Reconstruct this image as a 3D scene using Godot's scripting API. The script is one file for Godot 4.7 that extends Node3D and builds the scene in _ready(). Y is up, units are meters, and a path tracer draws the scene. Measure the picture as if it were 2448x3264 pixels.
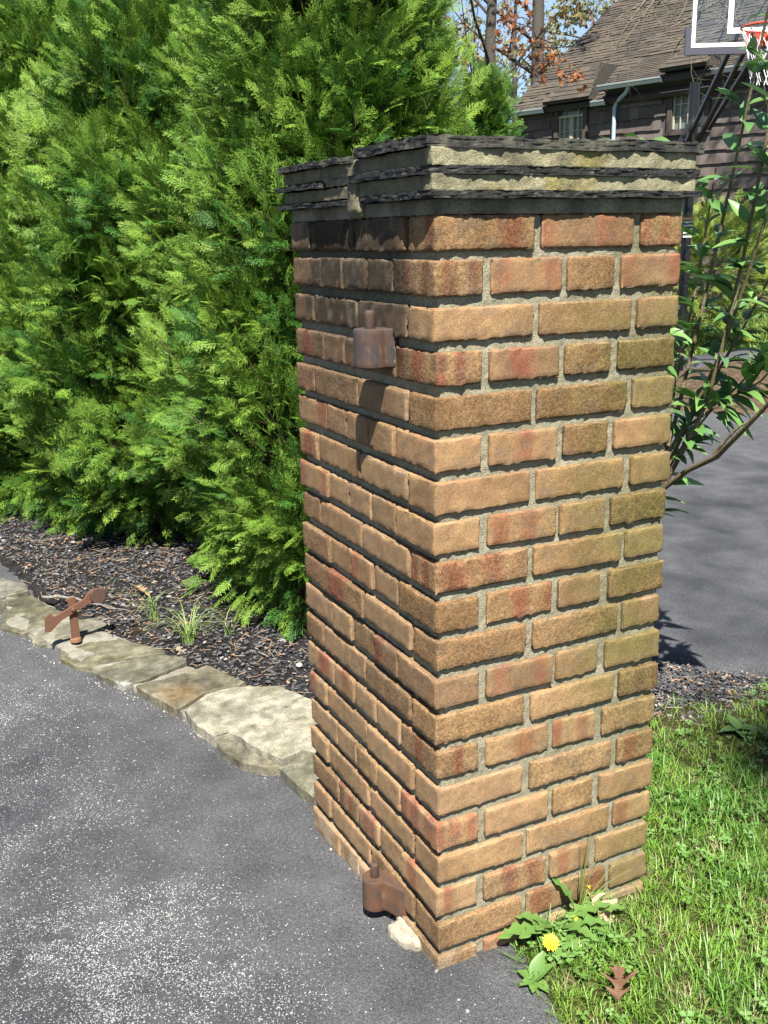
extends Node3D
# A brick gate pillar with a slate cap beside a driveway, an arborvitae hedge, a lawn and a shingled house behind.

const SUN_TO := Vector3(-0.229, 0.838, 0.495)
const PW := 0.528
const PD := 0.638

var rng := RandomNumberGenerator.new()
var n_lo := FastNoiseLite.new()
var n_mid := FastNoiseLite.new()
var n_hi := FastNoiseLite.new()
var T := {}
var M := {}


# ------------------------------------------------------------------ small mesh builder
class MB:
	var v := PackedVector3Array()
	var i := PackedInt32Array()
	var c := PackedColorArray()
	var col := Color(1, 1, 1)

	func vert(p: Vector3) -> int:
		v.append(p)
		c.append(col)
		return v.size() - 1

	func vertc(p: Vector3, k: Color) -> int:
		v.append(p)
		c.append(k)
		return v.size() - 1

	func tri(a: int, b: int, d: int) -> void:
		i.append(a)
		i.append(b)
		i.append(d)

	func quad(a: int, b: int, d: int, e: int) -> void:
		tri(a, b, d)
		tri(a, d, e)

	func face(a: Vector3, b: Vector3, d: Vector3, e: Vector3) -> void:
		quad(vert(a), vert(b), vert(d), vert(e))

	func box(lo: Vector3, hi: Vector3) -> void:
		obox(Transform3D(Basis(), (lo + hi) / 2.0), hi - lo)

	func obox(t: Transform3D, s: Vector3) -> void:
		var h := s / 2.0
		var p: Array[Vector3] = []
		for k in 8:
			p.append(t * Vector3(h.x if k & 1 else -h.x, h.y if k & 2 else -h.y, h.z if k & 4 else -h.z))
		face(p[4], p[6], p[7], p[5])
		face(p[1], p[3], p[2], p[0])
		face(p[5], p[7], p[3], p[1])
		face(p[0], p[2], p[6], p[4])
		face(p[6], p[2], p[3], p[7])
		face(p[0], p[4], p[5], p[1])

	func bar(a: Vector3, b: Vector3, w: float, h: float, up := Vector3.UP) -> void:
		var y := (b - a)
		var l := y.length()
		y = y / l
		var x := y.cross(up)
		if x.length() < 0.01:
			x = y.cross(Vector3.RIGHT)
		x = x.normalized()
		obox(Transform3D(Basis(x, y, x.cross(y)), (a + b) / 2.0), Vector3(w, l, h))

	func tube(path: Array, radii: Array, sides := 6, cap := true) -> void:
		var n := path.size()
		var first := -1
		var prev := -1
		var ref := Vector3(0.31, 0.2, 0.93)
		for k in n:
			var d: Vector3 = (path[mini(k + 1, n - 1)] - path[maxi(k - 1, 0)])
			d = d.normalized()
			var x := d.cross(ref)
			if x.length() < 0.05:
				x = d.cross(Vector3.RIGHT)
			x = x.normalized()
			var z := x.cross(d).normalized()
			ref = -x.cross(d) if false else z
			var at := v.size()
			for s in sides:
				var a := TAU * s / sides
				vert(path[k] + (x * cos(a) + z * sin(a)) * radii[k])
			if prev >= 0:
				for s in sides:
					var s2 := (s + 1) % sides
					quad(prev + s, prev + s2, at + s2, at + s)
			else:
				first = at
			prev = at
		if cap:
			var a0 := vert(path[0])
			var a1 := vert(path[n - 1])
			for s in sides:
				var s2 := (s + 1) % sides
				tri(a0, first + s2, first + s)
				tri(a1, prev + s, prev + s2)

	func lathe(rings: Array, sides: int, at := Vector3.ZERO) -> void:   # rings of Vector2(radius, height)
		var prev := -1
		for r in rings:
			var s0 := v.size()
			for s in sides:
				var a := TAU * s / sides
				vert(at + Vector3(cos(a) * r.x, r.y, sin(a) * r.x))
			if prev >= 0:
				for s in sides:
					var s2 := (s + 1) % sides
					quad(prev + s, s0 + s, s0 + s2, prev + s2)
			prev = s0

	func mesh(smooth := true) -> ArrayMesh:
		var vv := v
		var ii := i
		var cc := c
		if not smooth:
			vv = PackedVector3Array()
			cc = PackedColorArray()
			ii = PackedInt32Array()
			for k in i.size():
				vv.append(v[i[k]])
				cc.append(c[i[k]])
				ii.append(k)
		var nn := PackedVector3Array()
		nn.resize(vv.size())
		for k in range(0, ii.size(), 3):
			var a := ii[k]
			var b := ii[k + 1]
			var d := ii[k + 2]
			var fn := (vv[d] - vv[a]).cross(vv[b] - vv[a])
			nn[a] += fn
			nn[b] += fn
			nn[d] += fn
		for k in nn.size():
			nn[k] = nn[k].normalized() if nn[k].length_squared() > 1e-20 else Vector3.UP
		var arr := []
		arr.resize(Mesh.ARRAY_MAX)
		arr[Mesh.ARRAY_VERTEX] = vv
		arr[Mesh.ARRAY_NORMAL] = nn
		arr[Mesh.ARRAY_COLOR] = cc
		arr[Mesh.ARRAY_INDEX] = ii
		var am := ArrayMesh.new()
		am.add_surface_from_arrays(Mesh.PRIMITIVE_TRIANGLES, arr)
		return am


# ------------------------------------------------------------------ scene tree helpers
func tag(o: Node3D, label: String, category: String, group := "", kind := "") -> Node3D:
	if label != "":
		o.set_meta("label", label)
	if category != "":
		o.set_meta("category", category)
	if group != "":
		o.set_meta("group", group)
	if kind != "":
		o.set_meta("kind", kind)
	return o


func thing(called: String, label: String, category: String, at := Vector3.ZERO, group := "") -> Node3D:
	var o := Node3D.new()
	o.name = called
	add_child(o, true)
	o.position = at
	tag(o, label, category, group)
	return o


func obj(called: String, mesh: Mesh, mat: Material, parent: Node3D = null, at := Vector3.ZERO) -> MeshInstance3D:
	var o := MeshInstance3D.new()
	o.name = called
	o.mesh = mesh
	o.material_override = mat
	(parent if parent else self).add_child(o, true)
	o.position = at
	return o


func struct(called: String, mesh: Mesh, mat: Material) -> MeshInstance3D:
	var o := obj(called, mesh, mat)
	o.set_meta("kind", "structure")
	return o


func scatter(called: String, mesh: Mesh, mat: Material, xf: Array, cols: Array, parent: Node3D = null) -> MultiMeshInstance3D:
	var mm := MultiMesh.new()
	mm.transform_format = MultiMesh.TRANSFORM_3D
	mm.use_colors = true
	mm.mesh = mesh
	mm.instance_count = xf.size()
	for k in xf.size():
		mm.set_instance_transform(k, xf[k])
		mm.set_instance_color(k, cols[k])
	var o := MultiMeshInstance3D.new()
	o.name = called
	o.multimesh = mm
	o.material_override = mat
	(parent if parent else self).add_child(o, true)
	o.set_meta("kind", "stuff")
	return o


# ------------------------------------------------------------------ textures and materials
func noise_bytes(size: int, freq: float, sd: int, octaves := 3, type := FastNoiseLite.TYPE_SIMPLEX_SMOOTH) -> PackedByteArray:
	var f := FastNoiseLite.new()
	f.noise_type = type
	f.seed = sd
	f.frequency = freq
	f.fractal_octaves = octaves
	var im := f.get_seamless_image(size, size)
	im.convert(Image.FORMAT_L8)
	return im.get_data()


func grain_texture(size: int, lo: float, hi: float, layers: Array, speck_hi := 0.0, speck_lo := 0.0, tint := Color(1, 1, 1), speck_tint := Color(1, 1, 1), spots := []) -> Dictionary:
	# layers: [freq, octaves, weight]; gives albedo and height images of one pattern
	var sum := PackedFloat32Array()
	sum.resize(size * size)
	for l in layers:
		var b := noise_bytes(size, l[0], 11 + int(l[0] * 1000), l[1])
		for k in size * size:
			sum[k] += l[2] * (b[k] / 255.0 - 0.5)
	var al := PackedByteArray()
	al.resize(size * size * 3)
	var he := PackedByteArray()
	he.resize(size * size)
	var r := RandomNumberGenerator.new()
	r.seed = 5
	var stones := []
	for q in spots:   # [frequency, threshold, gain]: stones that stand out lighter or darker
		stones.append(noise_bytes(size, q[0], 77 + int(q[0] * 500), 1))
	for k in size * size:
		var s := clampf(0.5 + sum[k], 0.0, 1.0)
		var a := lerpf(lo, hi, s)
		for j in stones.size():
			var over: float = stones[j][k] / 255.0 - spots[j][1]
			if over > 0.0:
				a *= lerpf(1.0, spots[j][2], minf(1.0, over * 9.0))
				sum[k] += minf(0.25, over * 3.0)
		he[k] = int(s * 255)
		var t := tint
		var u := r.randf()
		if u < speck_hi:
			a = minf(1.0, a * (1.25 + r.randf() * 0.6))
			t = speck_tint
			he[k] = mini(255, he[k] + 50)
		elif u < speck_hi + speck_lo:
			a *= 0.45 + r.randf() * 0.3
			he[k] = maxi(0, he[k] - 90)
		al[k * 3] = int(clampf(a * t.r, 0, 1) * 255)
		al[k * 3 + 1] = int(clampf(a * t.g, 0, 1) * 255)
		al[k * 3 + 2] = int(clampf(a * t.b, 0, 1) * 255)
	return {
		"a": ImageTexture.create_from_image(Image.create_from_data(size, size, false, Image.FORMAT_RGB8, al)),
		"h": ImageTexture.create_from_image(Image.create_from_data(size, size, false, Image.FORMAT_L8, he)),
	}


func surf(tex: Dictionary, tile: float, rough: float, bump_cm: float, spec := 0.4) -> StandardMaterial3D:
	var m := StandardMaterial3D.new()
	m.vertex_color_use_as_albedo = true
	m.roughness = rough
	m.metallic_specular = spec
	if not tex.is_empty():
		m.albedo_texture = tex.a
		m.heightmap_enabled = true
		m.heightmap_texture = tex.h
		m.heightmap_scale = bump_cm
		m.uv1_triplanar = true
		m.uv1_world_triplanar = true
		m.uv1_triplanar_sharpness = 4.0
		m.uv1_scale = Vector3.ONE / tile
	return m


func plain(c: Color, rough := 0.7, metal := 0.0, back := 0.0) -> StandardMaterial3D:
	var m := StandardMaterial3D.new()
	m.vertex_color_use_as_albedo = true
	m.albedo_color = c.linear_to_srgb()
	m.roughness = rough
	m.metallic = metal
	if back > 0.0:
		m.backlight_enabled = true
		m.backlight = Color(back, back, back).linear_to_srgb()
	return m


func rc(a: Color, b: Color, t := -1.0) -> Color:
	return a.lerp(b, rng.randf() if t < 0.0 else t)


func rr(a: float, b: float) -> float:
	return rng.randf_range(a, b)


func sm(a: float, b: float, x: float) -> float:
	return smoothstep(a, b, x)


# ------------------------------------------------------------------ ground
# patches where the drive is worn to its stones and pale grains stand for glints: [x, z, radius, strength]
const WORN := [[-0.64, -1.66, 0.24, 0.5], [-0.72, -1.2, 0.3, 0.55], [-0.5, -0.98, 0.18, 0.5], [-0.68, -0.9, 0.22, 0.55], [-0.55, -0.2, 0.22, 0.6], [-0.4, -0.03, 0.13, 0.45], [-0.66, -0.45, 0.24, 0.55], [-0.38, -0.46, 0.09, 0.5], [-1.0, -0.6, 0.45, 0.55], [-1.1, -1.6, 0.5, 0.5], [-0.7, 0.3, 0.3, 0.5]]
const KERB := [Vector2(0.9, -0.55), Vector2(0.06, -0.727), Vector2(0.01, -0.876), Vector2(-0.022, -0.952), Vector2(-0.074, -1.03), Vector2(-0.1, -1.2), Vector2(-0.15, -1.428), Vector2(-0.275, -1.703), Vector2(-0.351, -1.88), Vector2(-0.441, -2.113), Vector2(-0.466, -2.306), Vector2(-0.555, -2.501), Vector2(-0.6, -2.9), Vector2(-0.68, -3.5), Vector2(-0.75, -4.4), Vector2(-0.75, -5.6), Vector2(-0.75, -8.6)]


func asphalt_y(x: float, z: float) -> float:
	return -0.028 * sm(0.0, -0.62, z) - 0.004 * n_lo.get_noise_2d(x * 0.6, z * 0.6)


func kerb_side(x: float, z: float) -> float:   # metres to the bed side of the kerb line (positive) or to the drive side
	var best := 1e9
	var side := 1.0
	var p := Vector2(x, z)
	for k in KERB.size() - 1:
		var a: Vector2 = KERB[k]
		var b: Vector2 = KERB[k + 1]
		var q := Geometry2D.get_closest_point_to_segment(p, a, b)
		var d := p.distance_to(q)
		if d < best:
			best = d
			side = 1.0 if (b - a).cross(p - a) > 0.0 else -1.0
	return best * side


const DRIVE2 := [Vector2(1.22, -1.5), Vector2(1.43, -0.98), Vector2(1.53, -0.86), Vector2(1.68, -0.7), Vector2(2.3, 0.3), Vector2(3.2, 1.6), Vector2(7.0, 2.0), Vector2(12.0, -3.0), Vector2(10.5, -6.2), Vector2(8.8, -7.7), Vector2(7.0, -7.6), Vector2(4.4, -5.2), Vector2(3.0, -4.0)]
const LAWN := [Vector2(0.19, -0.1), Vector2(0.185, 0.0), Vector2(0.15, 0.118), Vector2(0.132, 0.233), Vector2(0.16, 0.6), Vector2(0.3, 1.2), Vector2(0.7, 2.6), Vector2(4.0, 3.0), Vector2(3.3, 1.6), Vector2(2.3, 0.3), Vector2(1.66, -0.68), Vector2(1.45, -0.62), Vector2(1.2, -0.68), Vector2(0.95, -0.56), Vector2(0.75, -0.4), Vector2(0.5, -0.35)]
const ISLAND := [Vector2(4.7, -4.9), Vector2(5.1, -4.3), Vector2(5.9, -4.1), Vector2(7.2, -4.9), Vector2(7.9, -6.0), Vector2(7.6, -6.9), Vector2(6.4, -6.6), Vector2(5.2, -5.7)]


func poly_side(poly: Array, x: float, z: float) -> float:
	var p := Vector2(x, z)
	var best := 1e9
	var inside := false
	var n := poly.size()
	for k in n:
		var a: Vector2 = poly[k]
		var b: Vector2 = poly[(k + 1) % n]
		best = minf(best, p.distance_to(Geometry2D.get_closest_point_to_segment(p, a, b)))
		if (a.y > p.y) != (b.y > p.y) and p.x < (b.x - a.x) * (p.y - a.y) / (b.y - a.y) + a.x:
			inside = not inside
	return best if inside else -best


func bed_y(x: float, z: float) -> float:
	var s := kerb_side(x, z) + 0.02 * n_mid.get_noise_2d(x, z)
	var top := 0.0 + 0.04 * sm(0.3, 1.3, s) * sm(-0.9, -1.8, z)
	var sink := 0.09 * sm(-0.06, 0.06, poly_side(DRIVE2, x, z) + 0.02 * n_mid.get_noise_2d(x * 2.0, z * 2.0)) if x > 0.9 else 0.0
	return -0.03 + minf(top + 0.03, maxf(-0.06, (s - 0.2) * 0.5)) + 0.008 * n_mid.get_noise_2d(x * 1.5, z * 1.5) - sink


func lawn_y(x: float, z: float) -> float:
	var s := poly_side(LAWN, x, z) + 0.012 * n_mid.get_noise_2d(x * 1.3, z * 1.3)
	return -0.02 + clampf(s * 0.6 + 0.02, -0.03, 0.03) + 0.006 * n_mid.get_noise_2d(x, z)


func drive2_y(x: float, z: float) -> float:
	var s := poly_side(DRIVE2, x, z) + 0.02 * n_mid.get_noise_2d(x * 2.0, z * 2.0)
	return -0.012 + clampf(s * 0.9, -0.06, 0.024) + 0.006 * n_lo.get_noise_2d(x, z)


func island_y(x: float, z: float) -> float:
	var s := poly_side(ISLAND, x, z) + 0.05 * n_mid.get_noise_2d(x, z)
	return -0.01 + clampf(s * 0.25, -0.08, 0.09) + 0.02 * n_mid.get_noise_2d(x * 0.7, z * 0.7)


func sheet(x0: float, x1: float, z0: float, z1: float, cell: float, hf: Callable, cf: Callable) -> ArrayMesh:
	var mb := MB.new()
	var nx := int(ceil((x1 - x0) / cell))
	var nz := int(ceil((z1 - z0) / cell))
	for b in nz + 1:
		for a in nx + 1:
			var x := x0 + (x1 - x0) * a / nx
			var z := z0 + (z1 - z0) * b / nz
			var y: float = hf.call(x, z)
			mb.vertc(Vector3(x, y, z), cf.call(x, y, z))
	for b in nz:
		for a in nx:
			var k := b * (nx + 1) + a
			mb.quad(k, k + 1, k + nx + 2, k + nx + 1)
	return mb.mesh()


# ------------------------------------------------------------------ bricks
func axis_samples(lo: float, hi: float, r: float, step: float) -> PackedFloat32Array:
	var a := PackedFloat32Array([lo, lo + r * 0.35, lo + r])
	var n := maxi(1, int(round((hi - lo - 2 * r) / step)))
	for k in range(1, n):
		a.append(lo + r + (hi - lo - 2 * r) * k / n)
	a.append_array([hi - r, hi - r * 0.35, hi])
	return a


func rounded_block(lo: Vector3, hi: Vector3, r: float, steps: Vector3, skip: Array, amp: float, edge_amp: float, origin: Vector3, cf: Callable) -> ArrayMesh:
	# a block with worn, uneven edges; lo and hi are world bounds, the mesh is returned about origin
	var ax := [axis_samples(lo.x, hi.x, r, steps.x), axis_samples(lo.y, hi.y, r, steps.y), axis_samples(lo.z, hi.z, r, steps.z)]
	var n := [ax[0].size(), ax[1].size(), ax[2].size()]
	var ids := PackedInt32Array()
	ids.resize(n[0] * n[1] * n[2])
	ids.fill(-1)
	var mb := MB.new()
	var ilo := lo + Vector3.ONE * r
	var ihi := hi - Vector3.ONE * r
	var mid := (lo + hi) / 2.0
	for axis in 3:
		var u := (axis + 1) % 3
		var w := (axis + 2) % 3
		for side in 2:
			if skip.has(axis * 2 + side):
				continue
			var grid := PackedInt32Array()
			for b in n[w]:
				for a in n[u]:
					var ijk := [0, 0, 0]
					ijk[axis] = n[axis] - 1 if side else 0
					ijk[u] = a
					ijk[w] = b
					var key: int = ijk[0] + n[0] * (ijk[1] + n[1] * ijk[2])
					if ids[key] < 0:
						var p := Vector3(ax[0][ijk[0]], ax[1][ijk[1]], ax[2][ijk[2]])
						var q := p.clamp(ilo, ihi)
						var d := (p - q)
						var nd := d.normalized()
						var edge := 1.0 - maxf(maxf(absf(nd.x), absf(nd.y)), absf(nd.z))
						p = q + nd * r
						var e := n_mid.get_noise_3dv(p * 3.0) * amp + n_hi.get_noise_3dv(p * 2.2) * amp * 0.55
						if edge > 0.02:
							e += (n_hi.get_noise_3dv(p * 1.1 + Vector3(7, 3, 1)) - 0.25) * edge_amp * minf(1.0, edge * 4.0)
						# bottom edges of these bricks are ragged
						ids[key] = mb.vertc(p + nd * e - origin, cf.call(p, edge))
					grid.append(ids[key])
			for b in n[w] - 1:
				for a in n[u] - 1:
					var g: int = b * n[u] + a
					if side:
						mb.quad(grid[g], grid[g + n[u]], grid[g + n[u] + 1], grid[g + 1])
					else:
						mb.quad(grid[g], grid[g + 1], grid[g + n[u] + 1], grid[g + n[u]])
	return mb.mesh()


const RED_BANDS := {100: [0.3, 0.8], 101: [0.15, 0.85], 103: [0.1, 0.9], 501: [0.5], 701: [0.15, 0.6], 800: [0.18, 0.6], 901: [0.5, 0.95], 1000: [], 1101: [0.2, 0.8], 1300: [0.5], 1401: [], 1500: [0.1, 0.4, 0.8], 1702: [0.3, 0.8], 1701: [0.4, 0.8], 1700: [0.3]}
var brick_base := Color()
var brick_bands := []
var brick_lo := Vector3()
var brick_hi := Vector3()
var brick_dark := 0.0
var brick_smudge := 0.0


func brick_color(p: Vector3, edge: float) -> Color:
	var c := brick_base
	# flashing: soft red and dark bands across the length of the brick, from the kiln
	var along := 0.0
	if p.z > -0.012:
		along = (p.x - brick_lo.x) / maxf(0.05, brick_hi.x - brick_lo.x)
	else:
		along = (p.z - brick_lo.z) / maxf(0.05, brick_hi.z - brick_lo.z)
	var wob := n_mid.get_noise_3dv(p * 0.8) * 0.06
	for b in brick_bands:
		var w: float = sm(0.17, 0.06, absf(along + wob - b))
		c = c.lerp(Color(0.27, 0.092, 0.055), 0.78 * w)
	var big := n_lo.get_noise_3dv(p * 9.0)
	c = c.lerp(Color(0.2, 0.115, 0.055), clampf(big * 0.7 + brick_dark, 0.0, 0.75))
	c = c.lerp(Color(0.42, 0.28, 0.13), clampf(-n_lo.get_noise_3dv(p * 14.0 + Vector3(3, 9, 4)) * 0.7 - 0.05, 0.0, 0.5))
	# algae towards the far side of the sunlit face
	if p.z > -0.05:
		var g := sm(0.16, 0.46, p.x) * (0.72 + 0.95 * n_lo.get_noise_3dv(p * 5.0 + Vector3(20, 0, 0))) * (0.55 + 0.45 * sm(0.3, 0.9, p.y)) * sm(1.42, 1.2, p.y)
		c = c.lerp(Color(0.155, 0.135, 0.045), clampf(g * 1.15, 0.0, 0.8))
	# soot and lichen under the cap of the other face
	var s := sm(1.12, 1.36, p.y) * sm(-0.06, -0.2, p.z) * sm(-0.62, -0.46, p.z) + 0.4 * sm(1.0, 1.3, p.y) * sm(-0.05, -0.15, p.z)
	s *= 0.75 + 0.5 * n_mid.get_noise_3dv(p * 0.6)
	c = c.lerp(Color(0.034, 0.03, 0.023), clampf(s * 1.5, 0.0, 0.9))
	c = c.lerp(Color(0.16, 0.1, 0.06), clampf(sm(brick_lo.y + 0.009, brick_lo.y + 0.001, p.y) * (0.45 + n_mid.get_noise_3dv(p * 1.4) * 1.2), 0.0, 0.7))  # bottom rim darkened, ragged shade under the brick put into the colour
	# lime smears at edges and near the ground
	var lime := clampf(edge * 2.2, 0.0, 1.0) * clampf(0.25 + n_mid.get_noise_3dv(p * 0.9 + Vector3(5, 5, 5)) * 1.4, 0.0, 0.9)
	lime = maxf(lime * 0.65, sm(0.06, -0.01, p.y) * clampf(0.35 + n_mid.get_noise_3dv(p) * 1.5, 0.0, 0.8))
	c = c.lerp(Color(0.5, 0.4, 0.28), lime)
	var pit := n_hi.get_noise_3dv(p * 1.3 + Vector3(1, 2, 3))
	var mot := n_lo.get_noise_3dv(p * 42.0 + Vector3(8, 1, 5))
	c = c.lerp(Color(0.19, 0.145, 0.1), clampf(mot * 1.1 - 0.08 + brick_smudge, 0.0, 0.6))
	c *= 1.16 + 0.16 * pit + 0.07 * n_mid.get_noise_3dv(p * 2.0)
	c.a = 1.0
	return c


func pillar() -> void:
	var o := thing("brick_pillar", "square tan brick gate pillar topped with layers of dark slate", "pillar")
	for row in 20:
		var yb := 1.3934 - row * 0.075 + rr(-0.0015, 0.0015)
		var yt := yb + 0.0585 + rr(-0.001, 0.0015)
		var A := row % 2 == 0
		var L: Array
		if A:
			L = [[0, .198, -.098, 0], [.213, .417, -.095, 0], [.430, PW, -.2, 0], [0, .095, -.310, -.106], [0, .095, -.530, -.316], [0, .2, -PD, -.535], [.33, PW, -PD, -.535], [.433, PW, -.362, -.211], [.433, PW, -.524, -.373], [.212, .318, -PD, -.545]]
		else:
			L = [[0, .093, -.154, 0], [.110, .258, -.095, 0], [.270, .372, -.095, 0], [.390, PW, -.1, 0], [0, .095, -.263, -.157], [0, .095, -.370, -.268], [0, .095, -.478, -.374], [0, .1, -PD, -.482], [.433, PW, -PD, -.44], [.433, PW, -.265, -.112], [.433, PW, -.428, -.277], [.112, .262, -PD, -.545], [.274, .42, -PD, -.545]]
		for k in L.size():
			var q: Array = L[k]
			var front: bool = q[3] == 0
			var left: bool = q[0] == 0
			var back: bool = q[2] == -PD
			var right: bool = q[1] == PW
			var lo := Vector3(q[0] + rr(-0.002, 0.002), yb, q[2] + rr(-0.0015, 0.0015))
			var hi := Vector3(q[1] + rr(-0.002, 0.002), yt, q[3] + rr(-0.0015, 0.0015))
			# proud or shy of the face by a millimetre or two
			if front:
				hi.z = rr(-0.0015, 0.002)
			if left:
				lo.x = rr(-0.004, 0.003)
			if right:
				hi.x = PW + rr(-0.002, 0.002)
			if back:
				lo.z = -PD + rr(-0.002, 0.002)
			var skip := []
			if not front:
				if left and not back:
					skip = [1]
				elif right:
					skip = [0]
			elif not left and not right:
				skip = [4]
			brick_lo = lo
			brick_hi = hi
			brick_base = rc(Color(0.355, 0.218, 0.108), Color(0.315, 0.18, 0.088))
			var pick := rng.randf()
			if pick < 0.12:
				brick_base = rc(Color(0.27, 0.15, 0.085), Color(0.24, 0.155, 0.085))
			elif pick < 0.22:
				brick_base = rc(Color(0.29, 0.13, 0.075), Color(0.34, 0.175, 0.095))
			elif pick < 0.45:
				brick_base = rc(Color(0.395, 0.25, 0.13), Color(0.36, 0.21, 0.108))
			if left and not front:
				brick_base = brick_base.lerp(Color(0.33, 0.215, 0.125), 0.5) * 0.88  # left-face bricks toned down, the weaker sun of that side in the colour
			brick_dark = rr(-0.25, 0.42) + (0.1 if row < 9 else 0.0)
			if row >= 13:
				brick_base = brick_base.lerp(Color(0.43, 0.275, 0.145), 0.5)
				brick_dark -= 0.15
			brick_smudge = rr(-0.25, 0.16)
			brick_bands = []
			if RED_BANDS.has(row * 100 + k) and row > 0:
				brick_bands = RED_BANDS[row * 100 + k]
			elif rng.randf() < 0.22:
				brick_bands = [rr(0.0, 1.0), rr(0.0, 1.0)]
			var vis := front or left
			var st := Vector3(0.009, 0.0085, 0.009) if vis else Vector3(0.025, 0.02, 0.025)
			if front and not left:
				st.z = 0.03
			if left and not front:
				st.x = 0.03
			var org := (lo + hi) / 2.0
			org.y = lo.y
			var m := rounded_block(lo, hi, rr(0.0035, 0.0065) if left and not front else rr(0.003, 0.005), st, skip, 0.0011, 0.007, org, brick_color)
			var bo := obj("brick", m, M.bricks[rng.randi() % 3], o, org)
			bo.rotation = Vector3(rr(-0.006, 0.006), rr(-0.012, 0.012), rr(-0.007, 0.007))
	# mortar body behind the bricks, pressed into the joints
	var mort := func(p: Vector3, _e: float) -> Color:
		var c := Color(0.33, 0.305, 0.215)
		c = c.lerp(Color(0.2, 0.19, 0.1), clampf(sm(0.15, 0.5, p.x) * (0.5 + n_lo.get_noise_3dv(p * 6.0)) * sm(-0.05, 0, p.z), 0.0, 0.7))
		c = c.lerp(Color(0.42, 0.39, 0.3), clampf(n_mid.get_noise_3dv(p) * 0.9, 0.0, 0.5))
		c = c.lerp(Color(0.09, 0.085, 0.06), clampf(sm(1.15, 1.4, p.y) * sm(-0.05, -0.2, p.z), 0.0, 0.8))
		return c * (1.0 + 0.2 * n_hi.get_noise_3dv(p))
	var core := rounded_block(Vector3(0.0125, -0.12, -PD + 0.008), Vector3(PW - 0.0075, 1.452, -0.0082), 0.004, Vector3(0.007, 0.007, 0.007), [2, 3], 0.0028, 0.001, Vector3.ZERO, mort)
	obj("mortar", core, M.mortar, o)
	cap(o)


func ragged(outline: Array, step: float, amp: float, sd: float) -> PackedVector2Array:
	var out := PackedVector2Array()
	var n := outline.size()
	for k in n:
		var a: Vector2 = outline[k]
		var b: Vector2 = outline[(k + 1) % n]
		var m := maxi(1, int(a.distance_to(b) / step))
		for j in m:
			var p := a.lerp(b, float(j) / m)
			out.append(p + Vector2(1.3 * n_mid.get_noise_3d(p.x * 0.9, sd, p.y * 0.9) + 0.5 * n_hi.get_noise_3d(p.x * 1.6, sd, p.y * 1.6), 1.3 * n_mid.get_noise_3d(p.x * 0.9, sd + 40, p.y * 0.9) + 0.5 * n_hi.get_noise_3d(p.x * 1.6, sd + 9, p.y * 1.6)) * amp)
	return out


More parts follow.
